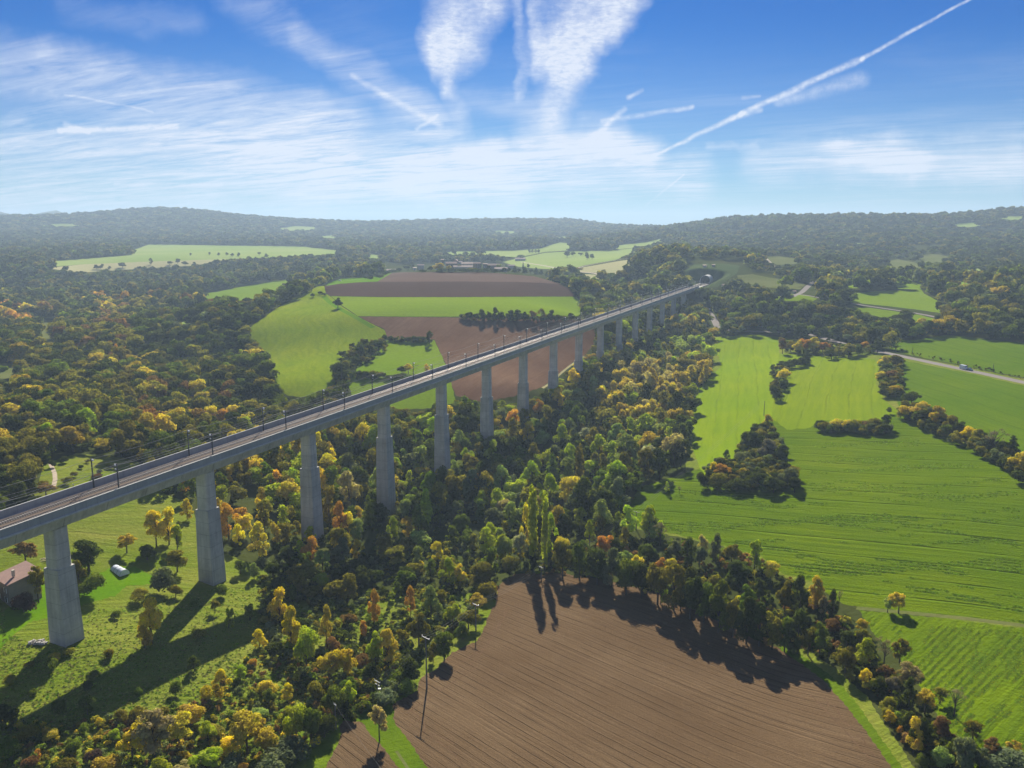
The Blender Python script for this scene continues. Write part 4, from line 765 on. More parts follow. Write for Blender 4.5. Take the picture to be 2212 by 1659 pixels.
# trees under the deck must stay below it; sparse heath on the right-hand slope
under = (np.abs(o_[keep]) < 9) & (t_[keep] < 900); hgt = np.where(under, np.minimum(hgt, 9), hgt)
hgt = hgt*HK
heath = (px > 1480) & (py < 600) & (rdist > 900) & (rdist < 2500)
hgt = np.where(heath, hgt*.72, hgt)
drop = (heath & (n1+u2*.5 > .98)) | ((leftw) & (n1 > .93) & (u2 > .4)) | (valley & (px < 560) & (py > 1040) & (u2 > .55)) | (valley & (py > 1120) & (u2 > .7))
ok = ~drop
cand, zz, px, py, dd, colr, hgt, u1, u2, rdist, valley, leftw = [q[ok] for q in (cand, zz, px, py, dd, colr, hgt, u1, u2, rdist, valley, leftw)]
HK = HK[ok]; wid = hgt*(0.74+.35*u1)/np.sqrt(HK)
wid = np.maximum(wid, cand[:, 2]*1.15)
size = hgt*wid/dd**2
vis = (px > 0) & (px < 2212) & (py < 1659)
order = np.argsort(-(size*vis)); nearI = order[:150]; rest = np.setdiff1d(np.arange(len(cand)), nearI)
for i in nearI:
    cn = names[colr[i]]; kd = 'upright' if ((cn in ('yellow', 'lime green', 'orange') and u1[i] > .4) or (valley[i] and u1[i] > .55)) else ('sparse' if cn in ('beige', 'rust brown') else 'round')
    wf = .62 if kd == 'upright' else 1.0
    plant(kd, cn, (cand[i, 0], cand[i, 1], zz[i]), hgt[i], wid[i]*wf, "wood left" if leftw[i] and not valley[i] else ("valley wood" if valley[i] else "far wood"))
# the rest of the woodland is one mass: instances of whole trees at three levels of detail
def joined(name, crown, trunk=None):
    o = bpy.data.objects.new(name, crown); return o
protoC = bpy.data.collections.new("woodland_sources")          # never linked to the scene
LODS = []
for i in range(5): LODS.append(leaf_mesh("mid", lobes_round(R_(200+i), 3.3+.3*(i % 3), 5.1, 4.3+.3*(i % 2), 12+2*i, (.8, 2.3)), 1700, .64, R_(200+i)))
for i in range(3): LODS.append(leaf_mesh("midu", lobes_upright(R_(210+i)), 900, .62, R_(210+i)))
for i in range(5): LODS.append(leaf_mesh("far", lobes_round(R_(220+i), 3.6, 4.9, 3.6, 9, (1.5, 2.4)), 260, 1.5, R_(220+i)))
for i in range(4): LODS.append(leaf_mesh("vfar", lobes_round(R_(230+i), 4.0, 4.6, 3.2, 5, (2.0, 3.0)), 90, 2.6, R_(230+i)))
for i, me in enumerate(LODS): protoC.objects.link(bpy.data.objects.new("source_%02d" % i, me))
def instancer(name, coll, P3, scale, rot, pick, tint, label, cat):
    n = len(P3); me = bpy.data.meshes.new(name); me.vertices.add(n); me.vertices.foreach_set('co', np.asarray(P3, np.float32).ravel())
    a = me.attributes.new('sc', 'FLOAT_VECTOR', 'POINT'); a.data.foreach_set('vector', np.asarray(scale, np.float32).ravel())
    a = me.attributes.new('rot', 'FLOAT', 'POINT'); a.data.foreach_set('value', np.asarray(rot, np.float32))
    a = me.attributes.new('pick', 'INT', 'POINT'); a.data.foreach_set('value', np.asarray(pick, np.int32))
    a = me.attributes.new('tint', 'FLOAT_COLOR', 'POINT'); a.data.foreach_set('color', np.c_[tint, np.ones(n)].astype(np.float32).ravel())
    o = link(name, me); g = bpy.data.node_groups.new(name, 'GeometryNodeTree')
    g.interface.new_socket('Geometry', in_out='INPUT', socket_type='NodeSocketGeometry'); g.interface.new_socket('Geometry', in_out='OUTPUT', socket_type='NodeSocketGeometry')
    N_ = g.nodes; L_ = g.links; gi = N_.new('NodeGroupInput'); go = N_.new('NodeGroupOutput'); ip = N_.new('GeometryNodeInstanceOnPoints'); cinf = N_.new('GeometryNodeCollectionInfo')
    cinf.inputs['Collection'].default_value = coll; cinf.inputs['Separate Children'].default_value = True; cinf.inputs['Reset Children'].default_value = True
    def attr(nm, typ):
        q = N_.new('GeometryNodeInputNamedAttribute'); q.data_type = typ; q.inputs['Name'].default_value = nm; return q.outputs['Attribute']
    cx = N_.new('ShaderNodeCombineXYZ'); L_.new(attr('rot', 'FLOAT'), cx.inputs[2]); e2r = N_.new('FunctionNodeEulerToRotation'); L_.new(cx.outputs[0], e2r.inputs[0])
    L_.new(gi.outputs[0], ip.inputs['Points']); L_.new(cinf.outputs[0], ip.inputs['Instance']); ip.inputs['Pick Instance'].default_value = True
    L_.new(attr('pick', 'INT'), ip.inputs['Instance Index']); L_.new(e2r.outputs[0], ip.inputs['Rotation']); L_.new(attr('sc', 'FLOAT_VECTOR'), ip.inputs['Scale'])
    L_.new(ip.outputs[0], go.inputs[0]); md = o.modifiers.new('instances', 'NODES'); md.node_group = g
    tag(o, label, cat, None, 'stuff'); return o
n = len(rest); R3 = np.c_[cand[rest, 0], cand[rest, 1], zz[rest]-.2]
rsd = rdist[rest]; warmc = np.isin(colr[rest], pal(['yellow', 'lime green', 'orange'])); uu = rs.rand(n)
pick = np.where(rsd < 950, np.where((warmc & (uu > .4)) | (valley[rest] & (uu > .62)), 5+(uu*997).astype(int) % 3, (uu*991).astype(int) % 5), np.where(rsd < 2000, 8+(uu*983).astype(int) % 5, 13+(uu*977).astype(int) % 4))
wscale = wid[rest]/9.6; hsc = hgt[rest]/10.8
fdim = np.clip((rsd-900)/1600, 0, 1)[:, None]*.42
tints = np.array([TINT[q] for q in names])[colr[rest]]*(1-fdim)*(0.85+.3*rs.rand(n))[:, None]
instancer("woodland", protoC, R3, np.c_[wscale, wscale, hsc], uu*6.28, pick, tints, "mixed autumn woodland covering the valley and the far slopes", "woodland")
print("trees", len(TREES), "woodland", n)
# ------------------------------------------------------------------ viaduct
def concrete(name, col, lift=4.0, amt=0.26, along=0.0):
    m, t, o = newmat(name); p = posn(t); x, y, z = t.sep(p)[:3]
    n = t.noise(p, 0.18, 5, 0.65); n2 = t.noise(p, 1.6, 4, 0.6)
    st = t.noise(t.xyz(t.m('MULTIPLY', x, 0.9), t.m('MULTIPLY', y, 0.9), t.m('MULTIPLY', z, 0.05)), 1.0, 4, 0.6)
    v = t.mr(t.m('ADD', t.m('MULTIPLY', n, .6), t.m('ADD', t.m('MULTIPLY', n2, .2), t.m('MULTIPLY', st, .5))), .40, .85, 1-amt*1.5, 1+amt)
    c = t.mix(1.0, C3(col), t.xyz(v, v, v), 'MULTIPLY'); h = n2
    if lift:
        fr = t.m('FRACT', t.m('DIVIDE', z, lift)); ln = t.mr(t.m('ABSOLUTE', t.m('SUBTRACT', fr, .5)), .482, .495)
        band = t.m('FLOOR', t.m('DIVIDE', z, lift)); bv = t.m('FRACT', t.m('MULTIPLY', t.m('SINE', t.m('MULTIPLY', band, 12.99)), 43.7))
        k = t.m('MULTIPLY_ADD', bv, .10, .95); c = t.mix(1.0, c, t.xyz(k, k, k), 'MULTIPLY'); c = t.mix(t.m('MULTIPLY', ln, .55), c, (.10, .10, .10, 1))
    if along:
        s = t.m('ADD', t.m('MULTIPLY', x, U[0]), t.m('MULTIPLY', y, U[1])); fr = t.m('FRACT', t.m('DIVIDE', s, along)); ln = t.mr(t.m('ABSOLUTE', t.m('SUBTRACT', fr, .5)), .488, .496)
        c = t.mix(t.m('MULTIPLY', ln, .5), c, (.09, .09, .09, 1))
    principled(t, o, c, 0.85, h, .25, .05, .2); MATS[name] = m; return m
conc = concrete("concrete", (.54, .52, .47)); conc_low = concrete("concrete_lower", (.44, .43, .39)); conc_deck = concrete("deck_concrete", (.47, .46, .43), 0, .26, 13.25)
conc_par = concrete("parapet_concrete", (.34, .345, .335), 0, .12, 3.3); conc_light = concrete("cornice_concrete", (.50, .50, .48), 0, .12, 3.3)
ballast = simple("ballast", (.115, .080, .055), .95, 3.0, .35, .8)
sleeper_m = simple("sleeper_concrete", (.30, .275, .25), .9, 2.0, .15); rail_m = simple("rail_steel", (.34, .30, .28), .32, 1.0, .15, .05, .6, .9)
steel = simple("galvanised_steel", (.13, .14, .145), .55, 1.0, .15, .1, .4, .3); dark_steel = simple("dark_steel", (.06, .065, .07), .6, 1.0, .15); ceram = simple("insulator_glaze", (.80, .78, .72), .25, 1.0, .05, 0, .5)
wire_m = simple("wire", (.22, .215, .20), .8, 1.0, .05, 0, .1, 0); white_m = simple("white_paint", (.78, .78, .78), .45, 1.0, .05, 0, .4)
rail_i = [k*0.25 for k in range(-7, 79)]
deck_i = [k*0.25 for k in range(-7, 69)]+[17.05]
via = empty("railway_viaduct", vp(8, 0, H0)); tag(via, "long concrete railway viaduct on tall piers crossing the wooded valley", "viaduct")
def vpart(name, prof, mat, parent=None, pts=None):
    V, Fc = sweep(prof, pts or deck_i); c = via.location; V = [(v.x-c.x, v.y-c.y, v.z-c.z) for v in V]
    return link(name, meshof(name, V, Fc, [mat]), parent or via)
# materials use object coordinates: parts of the viaduct share one origin
gird = vpart("box_girder", [(-3.1, -75.4), (3.1, -75.4), (4.2, -72.6), (6.3, -72.05), (6.3, -71.4), (-6.3, -71.4), (-6.3, -72.05), (-4.2, -72.6)], conc_deck)
for s, nm in ((1, "parapet"), (-1, "parapet")):
    q = [(6.15*s, -71.398), (6.33*s, -71.398), (6.33*s, -69.5), (6.15*s, -69.5)]
    pa = vpart(nm, q if s > 0 else q[::-1], conc_par)
    q = [(6.303*s, -71.95), (6.62*s, -71.85), (6.62*s, -71.45), (6.335*s, -71.38), (6.335*s, -71.46), (6.303*s, -71.46)]
    vpart("cornice", q if s > 0 else q[::-1], conc_light, pa)
    q = [(6.09*s, -69.497), (6.39*s, -69.497), (6.39*s, -69.42), (6.09*s, -69.42)]
    vpart("coping", q if s > 0 else q[::-1], conc_light, pa)
vpart("ballast_bed", [(-4.9, -71.39), (4.9, -71.39), (4.3, -71.0), (-4.3, -71.0)], ballast, pts=deck_i)
def shaft(n_side, pw, half0, half1, z0, z1, rings):
    V, Fc = [], []
    for k in range(rings+1):
        f = k/rings; hx, hy = [half0[j]+(half1[j]-half0[j])*f for j in (0, 1)]; z = z0+(z1-z0)*f
        for a in range(n_side):
            q = 2*math.pi*(a+.5)/n_side; c_, s_ = math.cos(q), math.sin(q)
            x = hx*math.copysign(abs(c_)**(2/pw), c_); y = hy*math.copysign(abs(s_)**(2/pw), s_)
            V.append((x*N[0]+y*U[0], x*N[1]+y*U[1], z))
    for k in range(rings):
        for a in range(n_side): Fc.append((k*n_side+a, k*n_side+(a+1) % n_side, (k+1)*n_side+(a+1) % n_side, (k+1)*n_side+a))
    Fc += [tuple(range(rings*n_side, (rings+1)*n_side)), tuple(range(n_side-1, -1, -1))]
    return V, Fc
LEDGE = {0: -86.5, 1: -86.7, 2: -88.1, 3: -89.2, 4: -89.8, 5: -91.1, 6: -92.3, 7: -93.5, 8: -94.5, 9: -95.6, 10: -96.6, 11: -97.6, 12: -98.6, 13: -99.6, 14: -99.6, 15: -99.0, 16: -95}
for i in range(0, 17):
    b = vp(i, 0, 0)-via.location; b.z = 0; gz = TZ1(*vp(i, 0)[:2])-H0; led = LEDGE[i]
    lo = min(gz-3, led-2); hh = led-max(lo, -999)
    up = shaft(32, 4.2, (2.45, 2.35), (2.35, 2.25), led, -75.85, 4)
    pr_ = MB().add([(v[0]+b.x, v[1]+b.y, v[2]) for v in up[0]], up[1]).build("pier", conc, via)
    e = .017*(led-lo)
    lw = MB(); q = []
    for z, a in ((lo, 2.55+e), (led, 2.55)):
        for sx, sy in ((-1, -1), (1, -1), (1, 1), (-1, 1)): q.append((b.x+sx*a*N[0]+sy*a*U[0], b.y+sx*a*N[1]+sy*a*U[1], z))
    lw.add(q, [(0, 3, 2, 1), (4, 5, 6, 7), (0, 1, 5, 4), (1, 2, 6, 5), (2, 3, 7, 6), (3, 0, 4, 7)]).build("pier_base", conc_low, pr_)
    for sx in (-1.5, 1.5): MB().box((b.x+sx*N[0], b.y+sx*N[1], -75.62), (.8, .8, .42), -math.radians(23.013)).build("bearing", dark_steel, pr_)
ab = MB(); a0, a1 = 16.85, 17.6
V, Fc = sweep([(-6.4, -92), (6.4, -92), (6.4, -71.45), (-6.4, -71.45)], [17.051, 17.6]); ab.add([v-via.location for v in V], Fc); ab.build("abutment", conc, via)
em = MB(); V, Fc = sweep([(-12, -80), (12, -80), (7, -71.5), (-7, -71.5)], [17.601, 18.2, 19.4]); em.add([v-Vector((0, 0, 0)) for v in V], Fc); o = em.build("railway_embankment", simple("embankment_ballast", (.20, .18, .155), .95, 1.0, .2)); o['kind'] = 'structure'
for s, lab in ((-1, "railway track on the far side of the viaduct deck"), (1, "railway track on the near side of the viaduct deck")):
    base = vp(8, 2.2*s, 0); base.z = -71.0+H0; tr_ = empty("railway_track", base); tag(tr_, lab, "railway track", "tracks on the viaduct")
    for r_ in (-.75, .75):
        oc = 2.2*s+r_; V, Fc = sweep([(oc-.06, -70.86), (oc+.06, -70.86), (oc+.04, -70.66), (oc-.04, -70.66)], rail_i[:-1]); MB().add([v-base for v in V], Fc).build("rail", rail_m, tr_)
    sl = MB(); L = (19.0+1.75)*SPAN; k = 0
    while k*.66 < L:
        p = vp(-1.75+k*.66/SPAN, 2.2*s, -70.93+H0)-base; sl.box(p, (2.5, .3, .14), -math.radians(23.013)); k += 1
    sl.build("sleepers", sleeper_m, tr_)
# catenary masts and wires
mast_i = [1.32+.67*k for k in range(-3, 26)]
def mast(i, s):
    b = vp(i, 5.35*s, -71.38+H0); t_ = empty("catenary_mast", b)
    MB().tube((0, 0, 0), (0, 0, 8.6), .22, .17, 6).build("post", dark_steel, t_)
    d = Vector((-N[0]*s, -N[1]*s, 0)); ar = MB(); ar.tube(Vector((0, 0, 6.9))+d*.15, Vector((0, 0, 7.5))+d*3.0, .05, .04, 5); ar.tube(Vector((0, 0, 5.6))+d*.15, Vector((0, 0, 7.45))+d*2.9, .05, .04, 5); ar.tube(Vector((0, 0, 5.9))+d*1.1, Vector((0, 0, 5.6))+d*3.3, .035, .03, 5)
    a_ = ar.build("cantilever_arm", steel, t_); MB().tube(Vector((0, 0, 6.93))+d*.2, Vector((0, 0, 7.05))+d*.75, .13, .13, 6).build("insulator", ceram, a_)
    MB().box(Vector((0, 0, 8.15))+d*.55, (.5, .3, .5), -math.radians(23.013)).build("marker_plate", white_m, t_)
    return t_
masts = []
for s in (-1, 1):
    row = []
    for k, i in enumerate(mast_i):
        if i > 17.9: continue
        b = vp(i-(0.02 if s > 0 else 0), 5.35*s, -71.38+H0)
        if not row: o = mast(i, s); row.append(o); src = o
        else:
            o = src.copy(); COL.objects.link(o); o.location = b; row.append(o)
            for ch in src.children:
                c = ch.copy(); COL.objects.link(c); c.parent = o
                for g in ch.children: g2 = g.copy(); COL.objects.link(g2); g2.parent = c
        o['category'] = "catenary mast"; o['group'] = "catenary masts along the viaduct"; masts.append((o, s, k, i))
def ordinal(n): return {1: 'first', 2: 'second', 3: 'third', 4: 'fourth', 5: 'fifth', 6: 'sixth', 7: 'seventh', 8: 'eighth', 9: 'ninth', 10: 'tenth', 11: 'eleventh', 12: 'twelfth', 13: 'thirteenth', 14: 'fourteenth', 15: 'fifteenth', 16: 'sixteenth', 17: 'seventeenth', 18: 'eighteenth', 19: 'nineteenth', 20: 'twentieth'}.get(n) or {2: 'twenty-', 3: 'thirty-', 4: 'forty-', 5: 'fifty-', 6: 'sixty-', 7: 'seventy-', 8: 'eighty-', 9: 'ninety-'}[n//10 % 10 if n < 100 else 2]+ordinal(n % 10 or 9)
for s in (-1, 1):
    vis_ = []
    for (o, s_, k, i) in masts:
        if s_ != s: continue
        x, y, d = proj(*(o.location+Vector((0, 0, 4)))); vis_.append((x, o))
    vis_.sort(key=lambda q: q[0]); n = 0
    for x, o in vis_:
        if x > 0: n += 1
        o['label'] = f"{'dark' if s > 0 else 'grey'} catenary mast on the {'near' if s > 0 else 'far'} deck edge, {ordinal(n)} from left" if n else f"catenary mast on the {'near' if s > 0 else 'far'} deck edge just outside the picture"
def wire(name, pts, r, label=None, cat=None, group=None, sag=0.0, mat=None, seg=8):
    base = Vector(pts[0]); mb = MB()
    for a, b in zip(pts[:-1], pts[1:]):
        a, b = Vector(a)-base, Vector(b)-base; pr = None
        for k in range(seg+1):
            f = k/seg; q = a.lerp(b, f); q.z -= sag*4*f*(1-f)
            if pr is not None: mb.tube(pr, q, r*(.5 if name == "power_line" else 1.15), r*(.5 if name == "power_line" else 1.15), 4, False)
            pr = q
    o = mb.build(name, mat or wire_m, None, base); 
    if label: tag(o, label, cat, group)
    return o
mi = [i for i in mast_i if i < 17.9]
for s, nm in ((-1, "far"), (1, "near")):
    wire("contact_wire", [vp(i, 2.2*s, -65.7+H0) for i in mi], .035, f"contact wire over the {nm} railway track", "overhead wire", "overhead wires above the tracks", 0, seg=1)
    wire("catenary_wire", [vp(i, 2.2*s, -64.1+H0) for i in mi], .035, f"sagging catenary wire above the {nm} track's contact wire", "overhead wire", "overhead wires above the tracks", .9, seg=4)
    wire("feeder_wire", [vp(i, 5.9*s, -63.2+H0) for i in mi], .04, f"feeder wire strung along the tops of the {nm} masts", "overhead wire", "overhead wires above the tracks", .5, seg=4)
# tunnel mouth
tun = empty("tunnel_portal", vp(18.45, 0, -71.5+H0)); tag(tun, "round concrete tunnel mouth set in the hillside at the viaduct's end", "tunnel")
def tube_ring(i0, i1, ro, ri, zc=3.4, n=28, slant=0.0):
    V, Fc = [], []
    for i, sg in ((i0, 1), (i1, 0)):
        for r_ in (ro, ri):
            for k in range(n+1):
                a = math.radians(-40+260*k/n); z = zc+r_*math.sin(a); p = vp(i+sg*slant*(z-zc)/SPAN, r_*math.cos(a), 0)-vp(18.45, 0, 0); V.append((p.x, p.y, z))
    m_ = n+1
    for k in range(n): Fc += [(k, k+1, 2*m_+k+1, 2*m_+k), (m_+k+1, m_+k, 3*m_+k, 3*m_+k+1), (k+1, k, m_+k, m_+k+1), (2*m_+k, 2*m_+k+1, 3*m_+k+1, 3*m_+k)]
    return V, Fc
MB().add(*tube_ring(18.45, 18.85, 6.6, 6.0, slant=.5)).build("tube", conc_light, tun)
MB().add(*tube_ring(18.851, 19.0, 6.35, 5.9)).build("lining", conc_low, tun)
hb = MB(); 
for z in range(1):
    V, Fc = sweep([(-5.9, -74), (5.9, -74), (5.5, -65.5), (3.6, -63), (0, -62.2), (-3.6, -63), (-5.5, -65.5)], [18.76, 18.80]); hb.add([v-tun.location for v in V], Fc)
hb.build("dark_panel", simple("tunnel_darkness", (.008, .009, .010), 1.0, 1, .1, 0, 0), tun)  # added black panel, paints the darkness inside the tunnel; no real wall

# ------------------------------------------------------------------ buildings
stone = simple("stone_wall", (.30, .265, .215), .95, .8, .25, .6, .1, 0, (.22, .20, .17)); plaster = simple("pale_plaster", (.52, .46, .38), .9, .5, .12); rooftile = simple("roof_tiles", (.34, .215, .17), .85, 1.2, .22, .7, .2, 0, (.25, .16, .13))
roof_pale = simple("pale_roof_tiles", (.48, .33, .25), .8, 1.2, .2, .6, .2); glassm = simple("window_glass", (.03, .035, .04), .15, 1, .05, 0, .6); shut = simple("painted_shutter", (.60, .62, .62), .6, 1, .1); wood_m = simple("weathered_planks", (.48, .40, .27), .85, 2, .25)  # roof_pale: a paler, pinker tile colour for the pale buildings
def house(name, label, loc, w_, d_, h_, rz, roof='gable', wall=stone, rmat=rooftile, rise=None, wins=2, chimney=False, cat="house", group=None):
    t_ = empty(name, loc, rz); tag(t_, label, cat, group); rise = rise if rise is not None else d_*.22
    x, y = w_/2, d_/2; wb = MB()
    if roof == 'gable': wb.add([(-x, -y, -2), (x, -y, -2), (x, y, -2), (-x, y, -2), (-x, -y, h_), (x, -y, h_), (x, y, h_), (-x, y, h_), (-x, 0, h_+rise), (x, 0, h_+rise)], [(0, 1, 5, 4), (1, 2, 6, 9, 5), (2, 3, 7, 6), (3, 0, 4, 8, 7), (3, 2, 1, 0), (4, 5, 9, 8), (6, 7, 8, 9)])
    else: wb.add([(-x, -y, -2), (x, -y, -2), (x, y, -2), (-x, y, -2), (-x, -y, h_), (x, -y, h_), (x, y, h_+rise), (-x, y, h_+rise)], [(0, 1, 5, 4), (1, 2, 6, 5), (2, 3, 7, 6), (3, 0, 4, 7), (3, 2, 1, 0), (4, 5, 6, 7)])
    wb.build("wall", wall, t_); e = .45; th = .22
    rb = MB()
    def slab(a, b, c, d): V = [Vector(q) for q in (a, b, c, d)]; rb.add([q+Vector((0, 0, .02)) for q in V]+[q+Vector((0, 0, th)) for q in V], [(3, 2, 1, 0), (4, 5, 6, 7), (0, 1, 5, 4), (1, 2, 6, 5), (2, 3, 7, 6), (3, 0, 4, 7)])
    if roof == 'gable':
        k = rise/y*e; slab((-x-e, -y-e, h_-k), (x+e, -y-e, h_-k), (x+e, 0, h_+rise), (-x-e, 0, h_+rise)); slab((-x-e, .001, h_+rise), (x+e, .001, h_+rise), (x+e, y+e, h_-k), (-x-e, y+e, h_-k))
    else:
        k = rise/(2*y)*e; slab((-x-e, -y-e, h_-k), (x+e, -y-e, h_-k), (x+e, y+e, h_+rise+k), (-x-e, y+e, h_+rise+k))
    ro = rb.build("roof", rmat, t_)
    if chimney: MB().box((x*.35, -y*.35, h_+rise*.8+.6), (.7, .7, 1.9)).build("chimney", plaster, ro)
    for side in (-1, 1):
        for k in range(wins):
            for lv in range(max(1, int(h_//2.9))):
                px_ = -x+w_*(k+.5)/wins; z = 1.6+lv*2.8
                f = MB().box((px_, side*(y+.03), z), (.95, .10, 1.35)).build("window", glassm, t_)
                MB().box((px_-.75, side*(y+.05), z), (.42, .08, 1.4)).box((px_+.75, side*(y+.05), z), (.42, .08, 1.4)).build("shutter", shut, f)
    f = MB().box((x+.03, 0, 1.8), (.10, .9, 1.3)).build("window", glassm, t_); MB().box((-x-.03, 0, 1.05), (.10, 1.0, 2.1)).build("door", wood_m, t_)
    return t_
def at(x, y): return hit(x, y)
p = at(38, 1302); house("stone_farmhouse", "stone farmhouse with brown mono-pitch roof left of the first pier", p+Vector((-1.5, 3.5, 0)), 9.5, 8.5, 6.6, math.radians(-38), 'mono', stone, rooftile, 1.6, 2, True, "house")
p2 = p+Vector((-8.6, -3.2, 0)); p2.z = TZ1(p2.x, p2.y); house("stone_outbuilding", "lower stone wing with tiled roof at the farmhouse's left side", p2, 7.5, 7, 5.2, math.radians(-38), 'mono', stone, rooftile, 1.5, 2, False, "house")
pb = at(55, 1238); o = MB()
for k in range(9): o.box((rnd.uniform(-1.6, 1.6), rnd.uniform(-1, 1), .25+k*.14), (rnd.uniform(2.5, 4.2), .22, .09), rnd.uniform(.2, 1.0))
tag(o.build("timber_pile", wood_m, None, pb+Vector((2, 10, 0))), "loose pile of pale planks on the ground behind the farmhouse", "timber pile")
# white polytunnel
pt = at(259, 1236); tw = empty("polytunnel", pt, math.radians(-38)); tag(tw, "small white plastic polytunnel on the bright green lawn", "polytunnel")
film = simple("polythene_film", (.66, .70, .76), .35, 1.2, .12, .3, .5); n = 12; V = []; Lx = 3.1; Rr = 1.55
for x in (-Lx, -Lx*.33, Lx*.33, Lx):
    for k in range(n+1):
        a = math.pi*k/n; V.append((x, Rr*1.05*math.cos(a), Rr*1.15*math.sin(a)-.15))
Fc = [(r_*(n+1)+k, (r_+1)*(n+1)+k, (r_+1)*(n+1)+k+1, r_*(n+1)+k+1) for r_ in range(3) for k in range(n)]+[tuple(range(n+1)), tuple(range(3*(n+1)+n, 3*(n+1)-1, -1))]
link("cover", meshof("cover", V, Fc, [film]), tw)
hp = MB()
for x in (-Lx, -Lx*.33, Lx*.33, Lx):
    for k in range(n):
        a, b = math.pi*k/n, math.pi*(k+1)/n; hp.tube((x, (Rr*1.05+.03)*math.cos(a), (Rr*1.15+.03)*math.sin(a)-.15), (x, (Rr*1.05+.03)*math.cos(b), (Rr*1.15+.03)*math.sin(b)-.15), .04, .04, 5, False)
hp.build("hoop", steel, tw)
rk = at(82, 1390); rb = MB(); rr_ = random.Random(5)
for k in range(26): rb.box((rr_.uniform(-2.4, 2.4), rr_.uniform(-1.1, 1.1), rr_.uniform(0, .6)), (rr_.uniform(.4, 1.1), rr_.uniform(.3, .9), rr_.uniform(.25, .7)), rr_.uniform(0, 3), (.7, .7))
tag(rb.build("rubble_heap", simple("rubble_stone", (.36, .34, .32), .95, 1.5, .35, .6), None, rk), "low heap of grey rubble beside the first pier's foot", "rubble heap")
# hilltop village: x, foot y, width px, height px, roof, pale?, rotation, words
VIL = [(956, 582, 5.5, 21, 'mono', 0, .1, "square stone church tower, the tallest building of the hilltop village"), (975, 580, 24, 12.5, 'gable', 0, .1, "long dark stone church nave just right of the church tower"), (985, 579, 13, 17, 'gable', 0, 1.45, "tall dark gabled house behind the village church"),
       (947, 581, 12, 11, 'mono', 0, .3, "low dark house left of the church tower"), (1000, 584, 40, 9, 'gable', 1, .05, "long pale house with bright roof in front of the village"), (1009, 580, 24, 12, 'gable', 1, .1, "pale house with pink roof above the long pale house"),
       (1031, 579, 16, 11, 'gable', 0, -.2, "dark stone house at the middle of the village"), (1048, 584, 9, 14, 'mono', 0, .1, "narrow grey tower house right of the village centre"), (1066, 581, 26, 9.5, 'gable', 0, .15, "wide brown roofed house at the village's right"),
       (1082, 587, 27, 8, 'gable', 1, .02, "pale bungalow with pink roof above the village hedge"), (1102, 580, 20, 7, 'gable', 0, -.1, "dark roofed barn at the right end of the village"), (1124, 563, 22, 5, 'gable', 1, .1, "grey farm shed in the pale meadow behind the village"),
       (845, 587, 19, 4.5, 'gable', 1, .1, "long low pale building at the village's far left"), (909, 583, 14, 11, 'gable', 0, .2, "dark house left of the large golden village tree"), (896, 584, 7, 6, 'mono', 1, .1, "small pink lit shed left of the village"),
       (990, 571, 18, 6, 'gable', 0, 0, "brown roofed house on the skyline behind the church"), (585, 568, 12, 3, 'gable', 1, .1, "low pale farm building among trees left of the village"), (606, 566, 7, 3, 'gable', 1, .1, "small white roofed hut among the trees left of the village"),
       (1869, 615, 26, 7, 'gable', 0, .1, "old stone barn among trees above the upper right meadow"), (1522, 577, 7, 3.2, 'mono', 1, .1, "white cabin on the terrace above the tunnel mouth"), (1562, 620, 5, 3.5, 'gable', 1, .3, "small white hut right of the tunnel mouth"),
       (1474, 573, 5, 3, 'gable', 1, .1, "tiny pink roofed hut above and left of the tunnel"), (1541, 576, 6, 2.6, 'mono', 0, .1, "small grey cabin right of the white terrace cabin"), (1715, 634, 6, 3, 'gable', 1, .2, "tiny white shelter beside the round gravel pad")]
for x, y, wpx, hpx, rf, pale, rz, lab in VIL:
    q = at(x, y); d = proj(*q)[2]; w_ = wpx*d/F; h_ = hpx*d/F; dp = min(9, max(4, w_*.6)); rise = .22*dp if rf == 'gable' else .3
    house("church_tower" if "tower, " in lab else "village_house", lab, q, w_, dp, max(2.4, h_-rise*.5), rz, rf, plaster if pale else stone, roof_pale if pale else rooftile, rise, max(1, int(w_/5)), False, "church tower" if "tower, " in lab else "house", "houses of the village and farms")
# ------------------------------------------------------------------ power line
pole_m = simple("pole_concrete", (.17, .165, .15), .9, 1, .2)
def pole(x, y, top, label, arm=1.0, transformer=False, name="power_pole", lattice=False):
    b = at(x, y); d = proj(*b)[2]; h_ = (y-top)*d/F/CP; t_ = empty(name, b, .0); tag(t_, label, "power pole", "poles of the overhead power line")
    MB().box((0, 0, h_/2-.5), (.38, .30, h_+1), .4, (.55, .55)).build("post", pole_m, t_)
    if arm:
        MB().box((0, 0, h_-.05), (2.3*arm, .14, .14), POLE_RZ).build("crossarm", steel, t_)
        for s in (-1, 0, 1): MB().tube((s*1.05*arm*math.cos(POLE_RZ), s*1.05*arm*math.sin(POLE_RZ), h_), (s*1.05*arm*math.cos(POLE_RZ), s*1.05*arm*math.sin(POLE_RZ), h_+.34), .06, .045, 6).build("insulator", ceram, t_)
    if transformer: tb_ = MB().box((.45, -.25, h_-2.3), (.8, .6, 1.1)).build("transformer", steel, t_); MB().box((0, 0, h_-.9), (1.8, .12, .12), POLE_RZ).build("bracket", steel, t_)
    return b, h_
POLE_RZ = math.radians(-42)
A1 = pole(816, 1500, 1470, "transformer pole at the lower left corner of the brown field", 1.0, True); A2 = pole(922, 1487, 1371, "tall power pole at the brown field's left edge", 1.2)
A3 = pole(1028, 1362, 1303, "power pole among trees at the top left of the brown field", 1.1); A4 = pole(1169, 1252, 1224, "power pole below the twin poplars", 1.0); A5 = pole(1374, 1144, 1105, "power pole with pale crossarm at the green field's near corner", 1.1)
